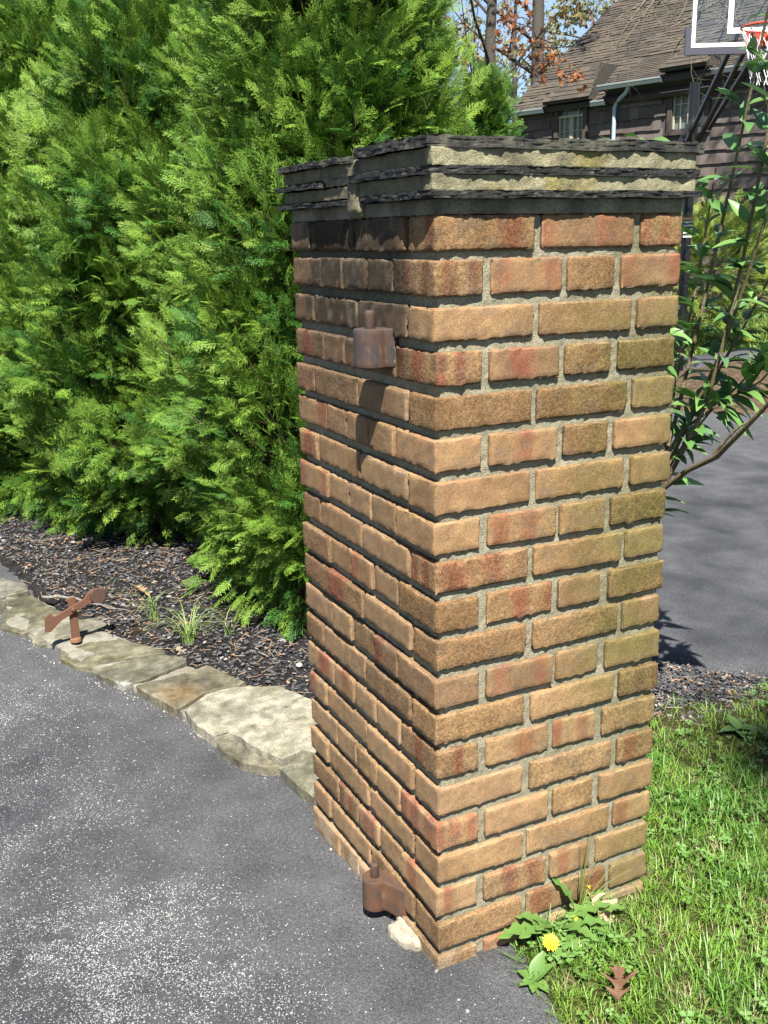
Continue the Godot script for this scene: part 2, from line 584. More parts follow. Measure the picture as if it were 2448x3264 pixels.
func slab(outline: Array, y0: float, y1: float, layers: int, amp: float, step: float, sd: float, cf: Callable, org := Vector3.ZERO, bevel := 0.0, tilt := Vector2.ZERO, smooth := true) -> ArrayMesh:
	# an irregular stone plate: several split layers with ragged rims; org is taken off every vertex
	var mb := MB.new()
	var base := ragged(outline, step, amp, sd)
	var n := base.size()
	var cen := Vector2.ZERO
	for p in base:
		cen += p
	cen /= n
	var prev := -1
	var top := PackedVector2Array()
	var rows := layers * 2
	for l in rows + 1:
		var y := lerpf(y0, y1, float((l + 1) >> 1) / layers) - (0.0006 if l % 2 == 1 else 0.0)
		var s0 := mb.v.size()
		var inset := 0.0
		if l == rows:
			inset = bevel * 1.6
		elif l == rows - 1 and bevel > 0.0:
			inset = bevel * 0.3
			y = y1 - bevel * 0.7
		for k in n:
			var p := base[k]
			var d := (p - cen).normalized()
			var lay := float(l >> 1) * 13.0
			p += d * (amp * 0.75 * n_mid.get_noise_3d(p.x * 1.4, sd + lay, p.y * 1.4) + amp * 0.3 * n_hi.get_noise_3d(p.x, sd + lay, p.y) - inset)
			var yy := y + n_mid.get_noise_3d(p.x * 0.5, sd + 70, p.y * 0.5) * 0.003 + tilt.x * p.x + tilt.y * p.y
			if l == rows:
				top.append(p)
			var w := Vector3(p.x, yy, p.y)
			mb.vertc(w - org, cf.call(w, float(l) / rows))
		if prev >= 0:
			for k in n:
				var k2 := (k + 1) % n
				mb.quad(prev + k, s0 + k, s0 + k2, prev + k2)
		prev = s0
	# top with inner points so that it can be uneven
	var pts := top.duplicate()
	var bb := Rect2(top[0], Vector2.ZERO)
	for p in top:
		bb = bb.expand(p)
	var g := maxf(step * 1.4, 0.012)
	var x := bb.position.x + g
	while x < bb.end.x:
		var z := bb.position.y + g
		while z < bb.end.y:
			var p := Vector2(x + rr(-0.3, 0.3) * g, z + rr(-0.3, 0.3) * g)
			if Geometry2D.is_point_in_polygon(p, top):
				var near := false
				for e in range(0, top.size(), 2):
					if p.distance_squared_to(top[e]) < g * g * 0.35:
						near = true
						break
				if not near:
					pts.append(p)
			z += g
		x += g
	var t := Geometry2D.triangulate_delaunay(pts)
	var at := mb.v.size()
	for k in pts.size():
		var p := pts[k]
		var yy := y1 + n_mid.get_noise_3d(p.x * 0.5, sd + 70, p.y * 0.5) * 0.003 + tilt.x * p.x + tilt.y * p.y
		if k >= top.size():
			yy += n_mid.get_noise_3d(p.x * 0.7, sd, p.y * 0.7) * 0.004 * minf(1.0, bevel * 200.0) + n_lo.get_noise_3d(p.x * 3.0, sd, p.y * 3.0) * bevel * 0.6
		var w := Vector3(p.x, yy, p.y)
		mb.vertc(w - org, cf.call(w, 1.0))
	for k in range(0, t.size(), 3):
		var c3 := (pts[t[k]] + pts[t[k + 1]] + pts[t[k + 2]]) / 3.0
		if not Geometry2D.is_point_in_polygon(c3, top):
			continue
		var a := pts[t[k]]
		var b := pts[t[k + 1]]
		var d := pts[t[k + 2]]
		if (b - a).cross(d - a) > 0.0:
			mb.tri(at + t[k], at + t[k + 1], at + t[k + 2])
		else:
			mb.tri(at + t[k], at + t[k + 2], at + t[k + 1])
	return mb.mesh(smooth)


func cap(o: Node3D) -> void:
	var slate := func(w: Vector3, f: float) -> Color:
		var c := Color(0.024, 0.024, 0.024)
		var s := n_hi.get_noise_3d(w.x * 0.6, w.y * 6.0, w.z * 0.6) + 0.5 * n_mid.get_noise_3d(w.x, w.y * 9.0, w.z)
		c = c.lerp(Color(0.27, 0.26, 0.22), clampf(s * 1.6 - 0.62, 0.0, 0.8))
		if w.y > 1.54:
			c = c.lerp(Color(0.16, 0.155, 0.11), clampf(0.25 + n_mid.get_noise_3dv(w) + sm(0.2, 0.5, w.x) * 0.3, 0.0, 0.6))
		return c.lerp(Color(0.2, 0.2, 0.18), 0.35 * sm(0.9, 1.0, f))
	# outlines in (x, z)
	var right1 := [Vector2(-.018, -.262), Vector2(-.026, -.235), Vector2(-.027, -.05), Vector2(-.018, .008), Vector2(.03, .017), Vector2(.536, .018), Vector2(.54, .008), Vector2(.565, .003), Vector2(.572, -.03), Vector2(.57, -.66), Vector2(.18, -.665), Vector2(.18, -.262)]
	var left1 := [Vector2(-.024, -.645), Vector2(-.026, -.32), Vector2(-.016, -.284), Vector2(.178, -.277), Vector2(.178, -.663)]
	var right2 := [Vector2(-.022, -.292), Vector2(-.025, -.03), Vector2(-.016, .012), Vector2(.03, .0175), Vector2(.548, .017), Vector2(.55, -.655), Vector2(.2, -.655), Vector2(.2, -.27)]
	var left2 := [Vector2(-.026, -.66), Vector2(-.025, -.418), Vector2(.19, -.43), Vector2(.19, -.66)]
	var right3 := [Vector2(-.018, -.246), Vector2(-.021, -.02), Vector2(-.010, .014), Vector2(.03, .019), Vector2(.553, .019), Vector2(.553, -.655), Vector2(.2, -.655), Vector2(.2, -.25)]
	var left3 := [Vector2(-.021, -.655), Vector2(-.02, -.32), Vector2(.19, -.32), Vector2(.19, -.655)]
	var sets := [[right1, 1.5555, 1.5735, 4], [left1, 1.551, 1.563, 3], [right2, 1.5145, 1.5275, 3], [left2, 1.513, 1.5235, 3], [right3, 1.4775, 1.489, 3], [left3, 1.4775, 1.487, 3]]
	for k in sets.size():
		var s: Array = sets[k]
		obj("slate", slab(s[0], s[1], s[2], s[3], 0.0034 if k % 2 else 0.0044, 0.007, 3.0 + k * 17.0, slate, Vector3.ZERO, 0.0, Vector2.ZERO, false), M.slate, o)
	var bedc := func(w: Vector3, _e: float) -> Color:
		var c := Color(0.35, 0.325, 0.205)
		c = c.lerp(Color(0.3, 0.25, 0.06), clampf(n_mid.get_noise_3dv(w * 0.4) * 2.0 - 0.4, 0.0, 0.8))
		c = c.lerp(Color(0.15, 0.14, 0.09), clampf(n_mid.get_noise_3dv(w * 0.9) * 1.5 + 0.12, 0.0, 0.8))
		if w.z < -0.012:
			c = c.lerp(Color(0.13, 0.12, 0.09), 0.55)  # mortar off the front face darkened, shade below the slates in the colour
		return c * (1.0 + 0.25 * n_hi.get_noise_3d(w.x * 1.5, w.y * 0.5, w.z * 1.5))
	# two mortar beds between the slates, set out from the brick face, and the frieze below
	for q in [[1.5265, 1.5565, 0.0125], [1.488, 1.5155, 0.0128]]:
		obj("bedding_mortar", rounded_block(Vector3(-0.012, q[0], -0.262), Vector3(PW + 0.012, q[1], q[2]), 0.003, Vector3(0.008, 0.006, 0.008), [2, 3], 0.0022, 0.001, Vector3.ZERO, bedc), M.mortar, o)
		obj("bedding_mortar", rounded_block(Vector3(-0.010, q[0], -0.645), Vector3(PW + 0.012, q[1] - 0.0035, -0.2615), 0.003, Vector3(0.008, 0.006, 0.008), [2, 3, 5], 0.0022, 0.001, Vector3.ZERO, bedc), M.mortar, o)
	obj("bedding_mortar", rounded_block(Vector3(-0.011, 1.5125, -0.43), Vector3(0.1, 1.5285, -0.2618), 0.003, Vector3(0.008, 0.006, 0.008), [1, 2, 3], 0.003, 0.001, Vector3.ZERO, bedc), M.mortar, o)
	# the lump of mortar smeared into the break between the left and right slates
	var lump := rounded_block(Vector3(-0.0165, 1.452, -0.315), Vector3(0.05, 1.556, -0.262), 0.012, Vector3(0.006, 0.006, 0.006), [1], 0.005, 0.003, Vector3.ZERO, bedc)
	obj("bedding_mortar", lump, M.mortar, o)
	var fr := func(w: Vector3, _e: float) -> Color:
		var c := Color(0.3, 0.275, 0.2).lerp(Color(0.1, 0.095, 0.07), clampf(0.3 + n_mid.get_noise_3dv(w * 0.7) * 1.1, 0.0, 0.8))
		return c * (1.0 + 0.2 * n_hi.get_noise_3dv(w))
	obj("frieze_mortar", rounded_block(Vector3(0.001, 1.4515, -PD + 0.002), Vector3(PW - 0.002, 1.479, 0.0), 0.004, Vector3(0.009, 0.008, 0.009), [], 0.002, 0.002, Vector3.ZERO, fr), M.mortar, o)


# ------------------------------------------------------------------ ironwork
func rust_color(p: Vector3, dark: float) -> Color:
	var c := Color(0.15, 0.075, 0.045).lerp(Color(0.075, 0.062, 0.062), clampf(dark + n_mid.get_noise_3dv(p * 2.0) * 1.1, 0.0, 1.0))
	return c.lerp(Color(0.36, 0.16, 0.05), clampf(n_mid.get_noise_3dv(p * 1.6 + Vector3(4, 1, 2)) * 1.6 - 0.55, 0.0, 0.7))


func extrude(poly: PackedVector2Array, y0: float, y1: float, bevel: float, sub: int, cf: Callable, xf := Transform3D()) -> ArrayMesh:
	var mb := MB.new()
	if Geometry2D.is_polygon_clockwise(poly):
		poly.reverse()
	var n := poly.size()
	var levels := [[y0, bevel], [y0 + bevel, 0.0]]
	for k in range(1, sub):
		levels.append([lerpf(y0 + bevel, y1 - bevel, float(k) / sub), 0.0])
	levels.append([y1 - bevel, 0.0])
	levels.append([y1, bevel])
	var prev := -1
	var rings := []
	for l in levels:
		var s0 := mb.v.size()
		for k in n:
			var p := poly[k]
			var a := (poly[(k + 1) % n] - poly[(k - 1 + n) % n]).normalized()
			p -= Vector2(a.y, -a.x) * l[1]
			var w := xf * Vector3(p.x, l[0], p.y)
			mb.vertc(w, cf.call(w))
		if prev >= 0:
			for k in n:
				var k2 := (k + 1) % n
				mb.quad(prev + k, prev + k2, s0 + k2, s0 + k)
		prev = s0
		rings.append(s0)
	var t := Geometry2D.triangulate_polygon(poly)
	for side in 2:
		var src: int = rings[0] if side == 0 else rings[rings.size() - 1]
		var at := mb.v.size()
		for k in n:
			mb.vertc(mb.v[src + k], mb.c[src + k])
		for k in range(0, t.size(), 3):
			if side == 0:
				mb.tri(at + t[k], at + t[k + 1], at + t[k + 2])
			else:
				mb.tri(at + t[k], at + t[k + 2], at + t[k + 1])
	return mb.mesh()


func hinge(y: float, label: String, dark: float, hh: float, zc: float, reach: float, r: float) -> void:
	var at := Vector3(-0.032, y, zc)
	var o := thing("gate_pintle", label, "hinge pin", at, "rusty hinge pins set into the pillar")
	var circle := PackedVector2Array()
	for k in 36:
		circle.append(Vector2(cos(TAU * k / 36), sin(TAU * k / 36)) * r)
	var tab := PackedVector2Array([Vector2(0.004, 0.021), Vector2(0.012, 0.02 + reach * 0.25), Vector2(0.022, 0.02 + reach * 0.7), Vector2(0.034, 0.02 + reach), Vector2(0.06, 0.02 + reach), Vector2(0.06, -0.014), Vector2(0.008, -0.012)])
	var outline: PackedVector2Array = Geometry2D.merge_polygons(circle, tab)[0]
	var cf := func(p: Vector3) -> Color:
		var c := rust_color(p + at, dark)
		if p.x > 0.002 and p.x < 0.022 and p.z > 0.014:
			c = c.lerp(Color(0.42, 0.2, 0.07), clampf(0.1 + n_mid.get_noise_3dv((p + at) * 2.0), 0.0, 0.8))
		return c
	obj("knuckle", extrude(outline, 0.0, hh, 0.0022, 8, cf), M.rust, o)
	var mb := MB.new()
	mb.col = rust_color(at, dark * 0.7)
	mb.lathe([Vector2(0.0, hh - 0.002), Vector2(0.0098, hh - 0.002), Vector2(0.0094, hh + 0.026), Vector2(0.0085, hh + 0.030), Vector2(0.006, hh + 0.0325), Vector2(0.0, hh + 0.033)], 20)
	obj("pin", mb.mesh(), M.rust, o)


func gate_stop() -> void:
	var at := Vector3(-0.3285, 0.014, -2.125)
	var o := thing("gate_stop", "rusty iron gate stop with a tilted counterweight arm on a post in the stone edging", "gate stop", at)
	var cf := func(p: Vector3) -> Color:
		return rust_color(p + Vector3(3, 1, 0), 0.15).lerp(Color(0.23, 0.105, 0.06), 0.55)
	# everything is made flat in (x, -y) and stood up
	var up := Transform3D(Basis(Vector3.RIGHT, Vector3(0, 0, -1), Vector3(0, -1, 0)), Vector3.ZERO)
	var post := PackedVector2Array([Vector2(-.0155, .06), Vector2(.0155, .06), Vector2(.016, -.02), Vector2(.015, -.05), Vector2(.015, -.152), Vector2(.012, -.158), Vector2(-.012, -.158), Vector2(-.015, -.152), Vector2(-.014, -.06)])
	obj("post", extrude(post, -0.005, 0.005, 0.001, 1, cf, up), M.rust, o)
	var foot := MB.new()
	foot.col = Color(0.3, 0.15, 0.08)
	foot.lathe([Vector2(0.021, -0.012), Vector2(0.02, -0.001), Vector2(0.018, 0.001), Vector2(0.0, 0.003)], 14)
	obj("base_plate", foot.mesh(), M.rust, o)
	# the arm lies just in front of the post and dips to the left
	var ang := 0.42
	var armt := Transform3D(Basis(Vector3.BACK, 0.0), Vector3(0, 0.117, 0.011)) * up * Transform3D(Basis(Vector3.UP, ang * 1.0), Vector3.ZERO)
	var arm := PackedVector2Array([Vector2(-.125, .022), Vector2(-.108, .03), Vector2(-.055, .014), Vector2(.05, .014), Vector2(.075, .022), Vector2(.1, .03), Vector2(.135, .0), Vector2(.1, -.028), Vector2(.075, -.024), Vector2(.05, -.012), Vector2(-.07, -.012), Vector2(-.075, -.032), Vector2(-.1, -.028)])
	obj("arm", extrude(arm, -0.0055, 0.0045, 0.001, 1, cf, armt), M.rust, o)
	var disc := PackedVector2Array()
	for k in 28:
		disc.append(Vector2(0.098, 0.0) + Vector2(cos(TAU * k / 28), sin(TAU * k / 28)) * 0.029)
	var cf2 := func(p: Vector3) -> Color:
		return Color(0.115, 0.065, 0.05).lerp(Color(0.2, 0.1, 0.06), clampf(n_mid.get_noise_3dv(p * 2.0) + 0.2, 0.0, 1.0))
	obj("counterweight", extrude(disc, -0.02, -0.006, 0.002, 1, cf2, armt), M.rust, o)
	var bolt := PackedVector2Array()
	for k in 16:
		bolt.append(Vector2(cos(TAU * k / 16), sin(TAU * k / 16)) * 0.0085)
	obj("bolt", extrude(bolt, -0.013, -0.004, 0.003, 1, cf, armt), M.rust, o)


# ------------------------------------------------------------------ kerb stones
func kerb_stones() -> void:
	var g := "flat stones edging the planting bed along the driveway"
	var defs := [
		["big pale sandstone slab in the edging, touching the brick pillar's left side", [[-.134, -1.369], [-.046, -1.439], [.046, -1.432], [.174, -1.354], [.235, -1.198], [.24, -.72], [.10, -.75], [.118, -.88], [.09, -.925], [.015, -.914], [-.03, -1.04], [-.042, -1.112], [-.066, -1.148], [-.105, -1.149], [-.127, -1.237]], 0.01, Color(0.46, 0.43, 0.33)],
		["low broken stone chunk wedged between the pale slab, pillar and driveway", [[.006, -.898], [.097, -.912], [.126, -.88], [.11, -.75], [.3, -.71], [.3, -.6], [.03, -.68], [.012, -.80]], -0.004, Color(0.3, 0.29, 0.2)],
		["brownish stone with an orange patch, behind the big pale edging slab", [[-.223, -1.636], [-.118, -1.636], [.031, -1.65], [.095, -1.453], [.075, -1.44], [-.044, -1.452], [-.150, -1.39], [-.192, -1.512]], 0.006, Color(0.28, 0.25, 0.17)],
		["dark grey edging stone with a white mortar corner beside the grass clump", [[-.331, -1.856], [-.176, -1.866], [-.067, -1.83], [-.013, -1.762], [-.023, -1.73], [-.17, -1.666], [-.259, -1.668], [-.31, -1.785]], 0.004, Color(0.23, 0.22, 0.16)],
		["long mottled edging stone directly in front of the rusty gate stop", [[-.392, -2.077], [-.288, -2.115], [-.163, -2.063], [-.06, -1.87], [-.074, -1.845], [-.176, -1.88], [-.328, -1.88], [-.369, -1.92], [-.402, -2.018]], 0.004, Color(0.29, 0.27, 0.18)],
		["pale grey edging stone that the gate stop's arm overhangs", [[-.473, -2.325], [-.342, -2.374], [-.184, -2.331], [-.153, -2.25], [-.235, -2.19], [-.365, -2.19], [-.447, -2.19], [-.47, -2.244]], 0.006, Color(0.33, 0.31, 0.24)],
		["wide dark olive edging stone left of the rusty gate stop", [[-.521, -2.778], [-.399, -2.754], [-.363, -2.605], [-.301, -2.44], [-.35, -2.39], [-.489, -2.332], [-.557, -2.449]], 0.012, Color(0.22, 0.21, 0.14)],
		["farthest grey edging stone, at the picture's left edge by the mulch", [[-.56, -3.1], [-.48, -3.06], [-.396, -2.904], [-.404, -2.81], [-.514, -2.79], [-.56, -2.9]], 0.016, Color(0.33, 0.32, 0.27)],
		["cracked-off sliver along the big pale slab's driveway edge", [[-.101, -1.141], [-.070, -1.142], [-.046, -1.105], [-.036, -1.04], [.008, -.908], [-.03, -.93], [-.083, -.996], [-.106, -1.085]], -0.004, Color(0.4, 0.36, 0.26)],
	]
	for k in defs.size():
		var d: Array = defs[k]
		var pts := []
		for q in d[1]:
			pts.append(Vector2(q[0], q[1]))
		var base: Color = d[3]
		var kk := k
		var cf := func(w: Vector3, _f: float) -> Color:
			var a := n_lo.get_noise_3dv(w * 7.0 + Vector3(kk * 3, 0, 0))
			var c := base.lerp(base * 0.5, clampf(a * 1.5, 0.0, 0.8))
			c = c.lerp(Color(0.5, 0.46, 0.34), clampf(-a * 1.2 - 0.1, 0.0, 0.5))
			c = c.lerp(Color(0.2, 0.19, 0.06), clampf(n_mid.get_noise_3dv(w * 0.5 + Vector3(kk, 2, 0)) * 1.2 - 0.3, 0.0, 0.4))
			if kk == 0:   # a hairline crack across the slab
				c *= 1.0 - 0.6 * sm(0.006, 0.001, absf((w.z + 1.16) + 0.42 * (w.x - 0.05) + 0.012 * n_mid.get_noise_3dv(w)))
			if kk == 2:
				c = c.lerp(Color(0.36, 0.25, 0.12), 0.75 * sm(0.09, 0.03, Vector2(w.x + 0.12, w.z + 1.5).length() + 0.05 * n_mid.get_noise_3dv(w)))
			if kk == 3:
				c = c.lerp(Color(0.6, 0.58, 0.52), sm(0.05, 0.03, Vector2(w.x + 0.27, w.z + 1.685).length() + 0.04 * n_mid.get_noise_3dv(w)))
			c *= (0.78 if kk == 0 else 0.62) + 0.15 * n_mid.get_noise_3dv(w) + 0.15 * n_hi.get_noise_3dv(w)
			c.a = 1.0
			return c
		var org := Vector3(pts[0].x, -0.08, pts[0].y)
		var o := obj("kerb_stone", slab(pts, -0.08, d[2] + 0.008, 3, 0.0038, 0.011, 100.0 + k * 31.0, cf, org, 0.006, Vector2(0.06, 0.0), false), M.stone, null, org)
		tag(o, d[0], "stone", g)
	# rough cement between the stones
	var mb_c := func(w: Vector3, _f: float) -> Color:
		return Color(0.3, 0.285, 0.235) * (1.0 + 0.5 * n_mid.get_noise_3dv(w * 1.3) + 0.3 * n_hi.get_noise_3dv(w))
	var joint := slab([Vector2(-.50, -2.8), Vector2(-.40, -2.74), Vector2(-.31, -2.45), Vector2(-.17, -2.2), Vector2(-.06, -1.86), Vector2(.03, -1.64), Vector2(.09, -1.45), Vector2(.2, -1.2), Vector2(.25, -.7), Vector2(.05, -.72), Vector2(.02, -.88), Vector2(-.06, -1.1), Vector2(-.10, -1.2), Vector2(-.13, -1.36), Vector2(-.2, -1.6), Vector2(-.31, -1.83), Vector2(-.38, -2.06), Vector2(-.45, -2.3), Vector2(-.53, -2.45)], -0.1, -0.009, 2, 0.012, 0.016, 900.0, mb_c, Vector3.ZERO, 0.006)
	var jo := obj("cement_bedding", joint, M.mortar)
	jo.set_meta("kind", "structure")


# ------------------------------------------------------------------ plants
func spray_mesh(sd: int) -> ArrayMesh:
	# a flat fan of arborvitae foliage, one unit long, branching twice, lying in x-y
	var r := RandomNumberGenerator.new()
	r.seed = sd
	var mb := MB.new()
	var strip := func(a: Vector3, b: Vector3, w: float) -> void:
		var d := (b - a)
		var side := Vector3(-d.y, d.x, 0).normalized() * w + Vector3(0, 0, r.randf_range(-0.6, 0.6) * w)
		var m := a.lerp(b, 0.45) + Vector3(0, 0, r.randf_range(-0.3, 0.3) * w)
		var sh := r.randf_range(0.8, 1.15)
		mb.col = Color(sh, sh, sh)
		var p0 := mb.vert(a)
		var p1 := mb.vert(m + side)
		mb.col = Color(sh * 1.2, sh * 1.15, sh * 0.9)
		var p2 := mb.vert(b)
		mb.col = Color(sh, sh, sh)
		var p3 := mb.vert(m - side)
		mb.quad(p0, p1, p2, p3)
	var bend := r.randf_range(0.1, 0.3)
	var arc := func(y: float, x: float) -> Vector3:
		return Vector3(x, y, -bend * y * y - 0.18 * absf(x) * absf(x) * 4.0)
	var n := 8
	for k in n:
		var y := 0.1 + 0.82 * k / n
		strip.call(arc.call(y - 0.1, 0.0), arc.call(y + 0.14, 0.0), 0.015)
		for s in [-1, 1]:
			var l := 0.46 * (1.0 - 0.72 * float(k) / n) * r.randf_range(0.7, 1.2)
			var a := r.randf_range(0.5, 0.8)
			var y0: float = y + (0.045 if s > 0 else 0.0)
			var dir := Vector2(sin(a) * s, cos(a))
			var m := 4 if k < 5 else 2
			strip.call(arc.call(y0, 0.0), arc.call(y0 + dir.y * l, dir.x * l), 0.0135)
			for j in m:
				var f := (j + 0.9) / (m + 0.9)
				var s2 := 1.0 if j % 2 == 0 else -1.0
				var l2 := l * (0.55 - 0.3 * f) * r.randf_range(0.7, 1.25)
				var a2: float = s * a + s2 * 0.62
				var b0 := Vector2(dir.x * l * f, y0 + dir.y * l * f)
				var b1 := b0 + Vector2(sin(a2), cos(a2)) * l2
				strip.call(arc.call(b0.y, b0.x), arc.call(b1.y, b1.x), 0.0125)
	return mb.mesh()


func arborvitae(label: String, cx: float, cz: float, R: float, H: float, clumps: int, per: int, size: float, sd: int, y0 := 0.05, bottom := 0.14, fullness := 0.5) -> void:
	rng.seed = sd
	var o := thing("arborvitae", label, "hedge shrub", Vector3(cx, 0.0, cz), "arborvitae shrubs of the hedge")
	# stems and limbs
	var mb := MB.new()
	mb.col = Color(0.16, 0.11, 0.075)
	for k in 5:
		var a := rr(0, TAU)
		mb.tube([Vector3(cos(a) * 0.05, -0.05, sin(a) * 0.05), Vector3(cos(a) * 0.12 * R, H * 0.4, sin(a) * 0.12 * R), Vector3(cos(a) * 0.22 * R, H * 0.85, sin(a) * 0.22 * R)], [0.03, 0.02, 0.006], 6)
	var xf := [[], [], []]
	var cl := [[], [], []]
	var wild := FastNoiseLite.new()
	wild.seed = sd
	wild.frequency = 1.9
	for k in clumps:
		var t := pow(rng.randf(), 0.9)
		var a := rr(0, TAU)
		var prof := pow(maxf(0.0, 1.0 - t), fullness) * (0.72 + 0.28 * sm(0.0, 0.25, t))
		var lump := 1.0 + 0.45 * wild.get_noise_3d(cos(a) * 1.6, t * H * 1.2, sin(a) * 1.6)
		var depth := rr(0.8, 1.04) if rng.randf() < 0.8 else rr(0.35, 0.8)
		var rad := R * prof * lump * depth
		var outv := Vector3(cos(a), 0, sin(a))
		var p := Vector3(outv.x * rad, y0 + bottom + t * (H - bottom - y0), outv.z * rad)
		var dir := (outv * rr(0.5, 1.1) + Vector3.UP * rr(0.15, 0.9) + Vector3(rr(-.4, .4), 0, rr(-.4, .4))).normalized()
		if t < 0.12:
			dir = (outv + Vector3.UP * rr(-0.5, 0.3)).normalized()
		if rng.randf() < 0.35:
			mb.tube([Vector3(outv.x * rad * 0.25, p.y - 0.25 * rad - 0.05, outv.z * rad * 0.25), p.lerp(Vector3.ZERO, 0.1) + Vector3(0, 0.08 * p.y * 0.0, 0), p + dir * size * 0.6], [0.008, 0.004, 0.0015], 4, false)
		var hue := rng.randf()
		var base := Color(0.053, 0.138, 0.019).lerp(Color(0.155, 0.255, 0.036), hue)
		if hue < 0.25:
			base = Color(0.042, 0.115, 0.02)
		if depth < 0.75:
			base = base.lerp(Color(0.05, 0.1, 0.02), 0.6)  # inner sprays darkened, shade inside the crown put into the colour
		var crad := size * rr(0.8, 1.5)
		var tang := outv.cross(Vector3.UP).normalized()
		var plane := (outv * rr(0.2, 1.0) + Vector3.UP * rr(-0.2, 1.0) + Vector3(rr(-.6, .6), rr(-.4, .4), rr(-.6, .6))).normalized()
		for j in per:
			var off := (tang * rr(-1, 1) + Vector3.UP * rr(-1, 1) + outv * rr(-0.8, 0.5)) * crad
			var d2 := (dir + (off / crad) * 0.5 + Vector3(rr(-.25, .25), rr(-.25, .25), rr(-.25, .25))).normalized()
			var nx := d2.cross((plane + Vector3(rr(-.45, .45), rr(-.45, .45), rr(-.45, .45))).normalized())
			if nx.length() < 0.05:
				continue
			nx = nx.normalized()
			var s := size * rr(0.65, 1.3)
			var b := Basis(nx * s, d2 * s, nx.cross(d2) * s)
			var w := rng.randi() % 3
			xf[w].append(Transform3D(b, p + off - d2 * s * 0.35))
			var kx := rr(0.75, 1.3)
			var c := base * kx
			cl[w].append(c)
	obj("trunk", mb.mesh(), M.bark, o)
	for w in 3:
		scatter("foliage", T.sprays[w], M.conifer, xf[w], cl[w], o)


func leaf_mesh(length: float, width: float, fold: float, droop: float, segs := 6) -> ArrayMesh:
	# a lance-shaped leaf along +y, with a folded midrib; the underside is the same sheet
	var mb := MB.new()
	var prev := []
	for k in segs + 1:
		var t := float(k) / segs
		var w := width * 0.5 * pow(sin(PI * pow(t * 0.94 + 0.03, 0.75)), 0.9)
		var y := t * length
		var z := -droop * t * t * length
		mb.col = Color(1.0, 1.0, 1.0)
		var a := mb.vert(Vector3(-w, y, z + w * fold))
		mb.col = Color(1.25, 1.2, 1.2)
		var b := mb.vert(Vector3(0, y, z))
		mb.col = Color(1.0, 1.0, 1.0)
		var c := mb.vert(Vector3(w, y, z + w * fold))
		if k > 0:
			mb.quad(prev[0], a, b, prev[1])
			mb.quad(prev[1], b, c, prev[2])
		prev = [a, b, c]
	return mb.mesh()


func aim(dir: Vector3, up: Vector3, s: float) -> Basis:
	# a basis whose y runs along dir and whose z leans towards up
	var y := dir.normalized()
	var x := y.cross(up)
	if x.length() < 0.02:
		x = y.cross(Vector3(0.3, 0.2, 0.9))
	x = x.normalized()
	return Basis(x * s, y * s, x.cross(y) * s)


func path_at(path: Array, t: float) -> Vector3:
	var f := t * (path.size() - 1)
	var k := mini(int(f), path.size() - 2)
	var p: Vector3 = path[k].lerp(path[k + 1], f - k)
	return p


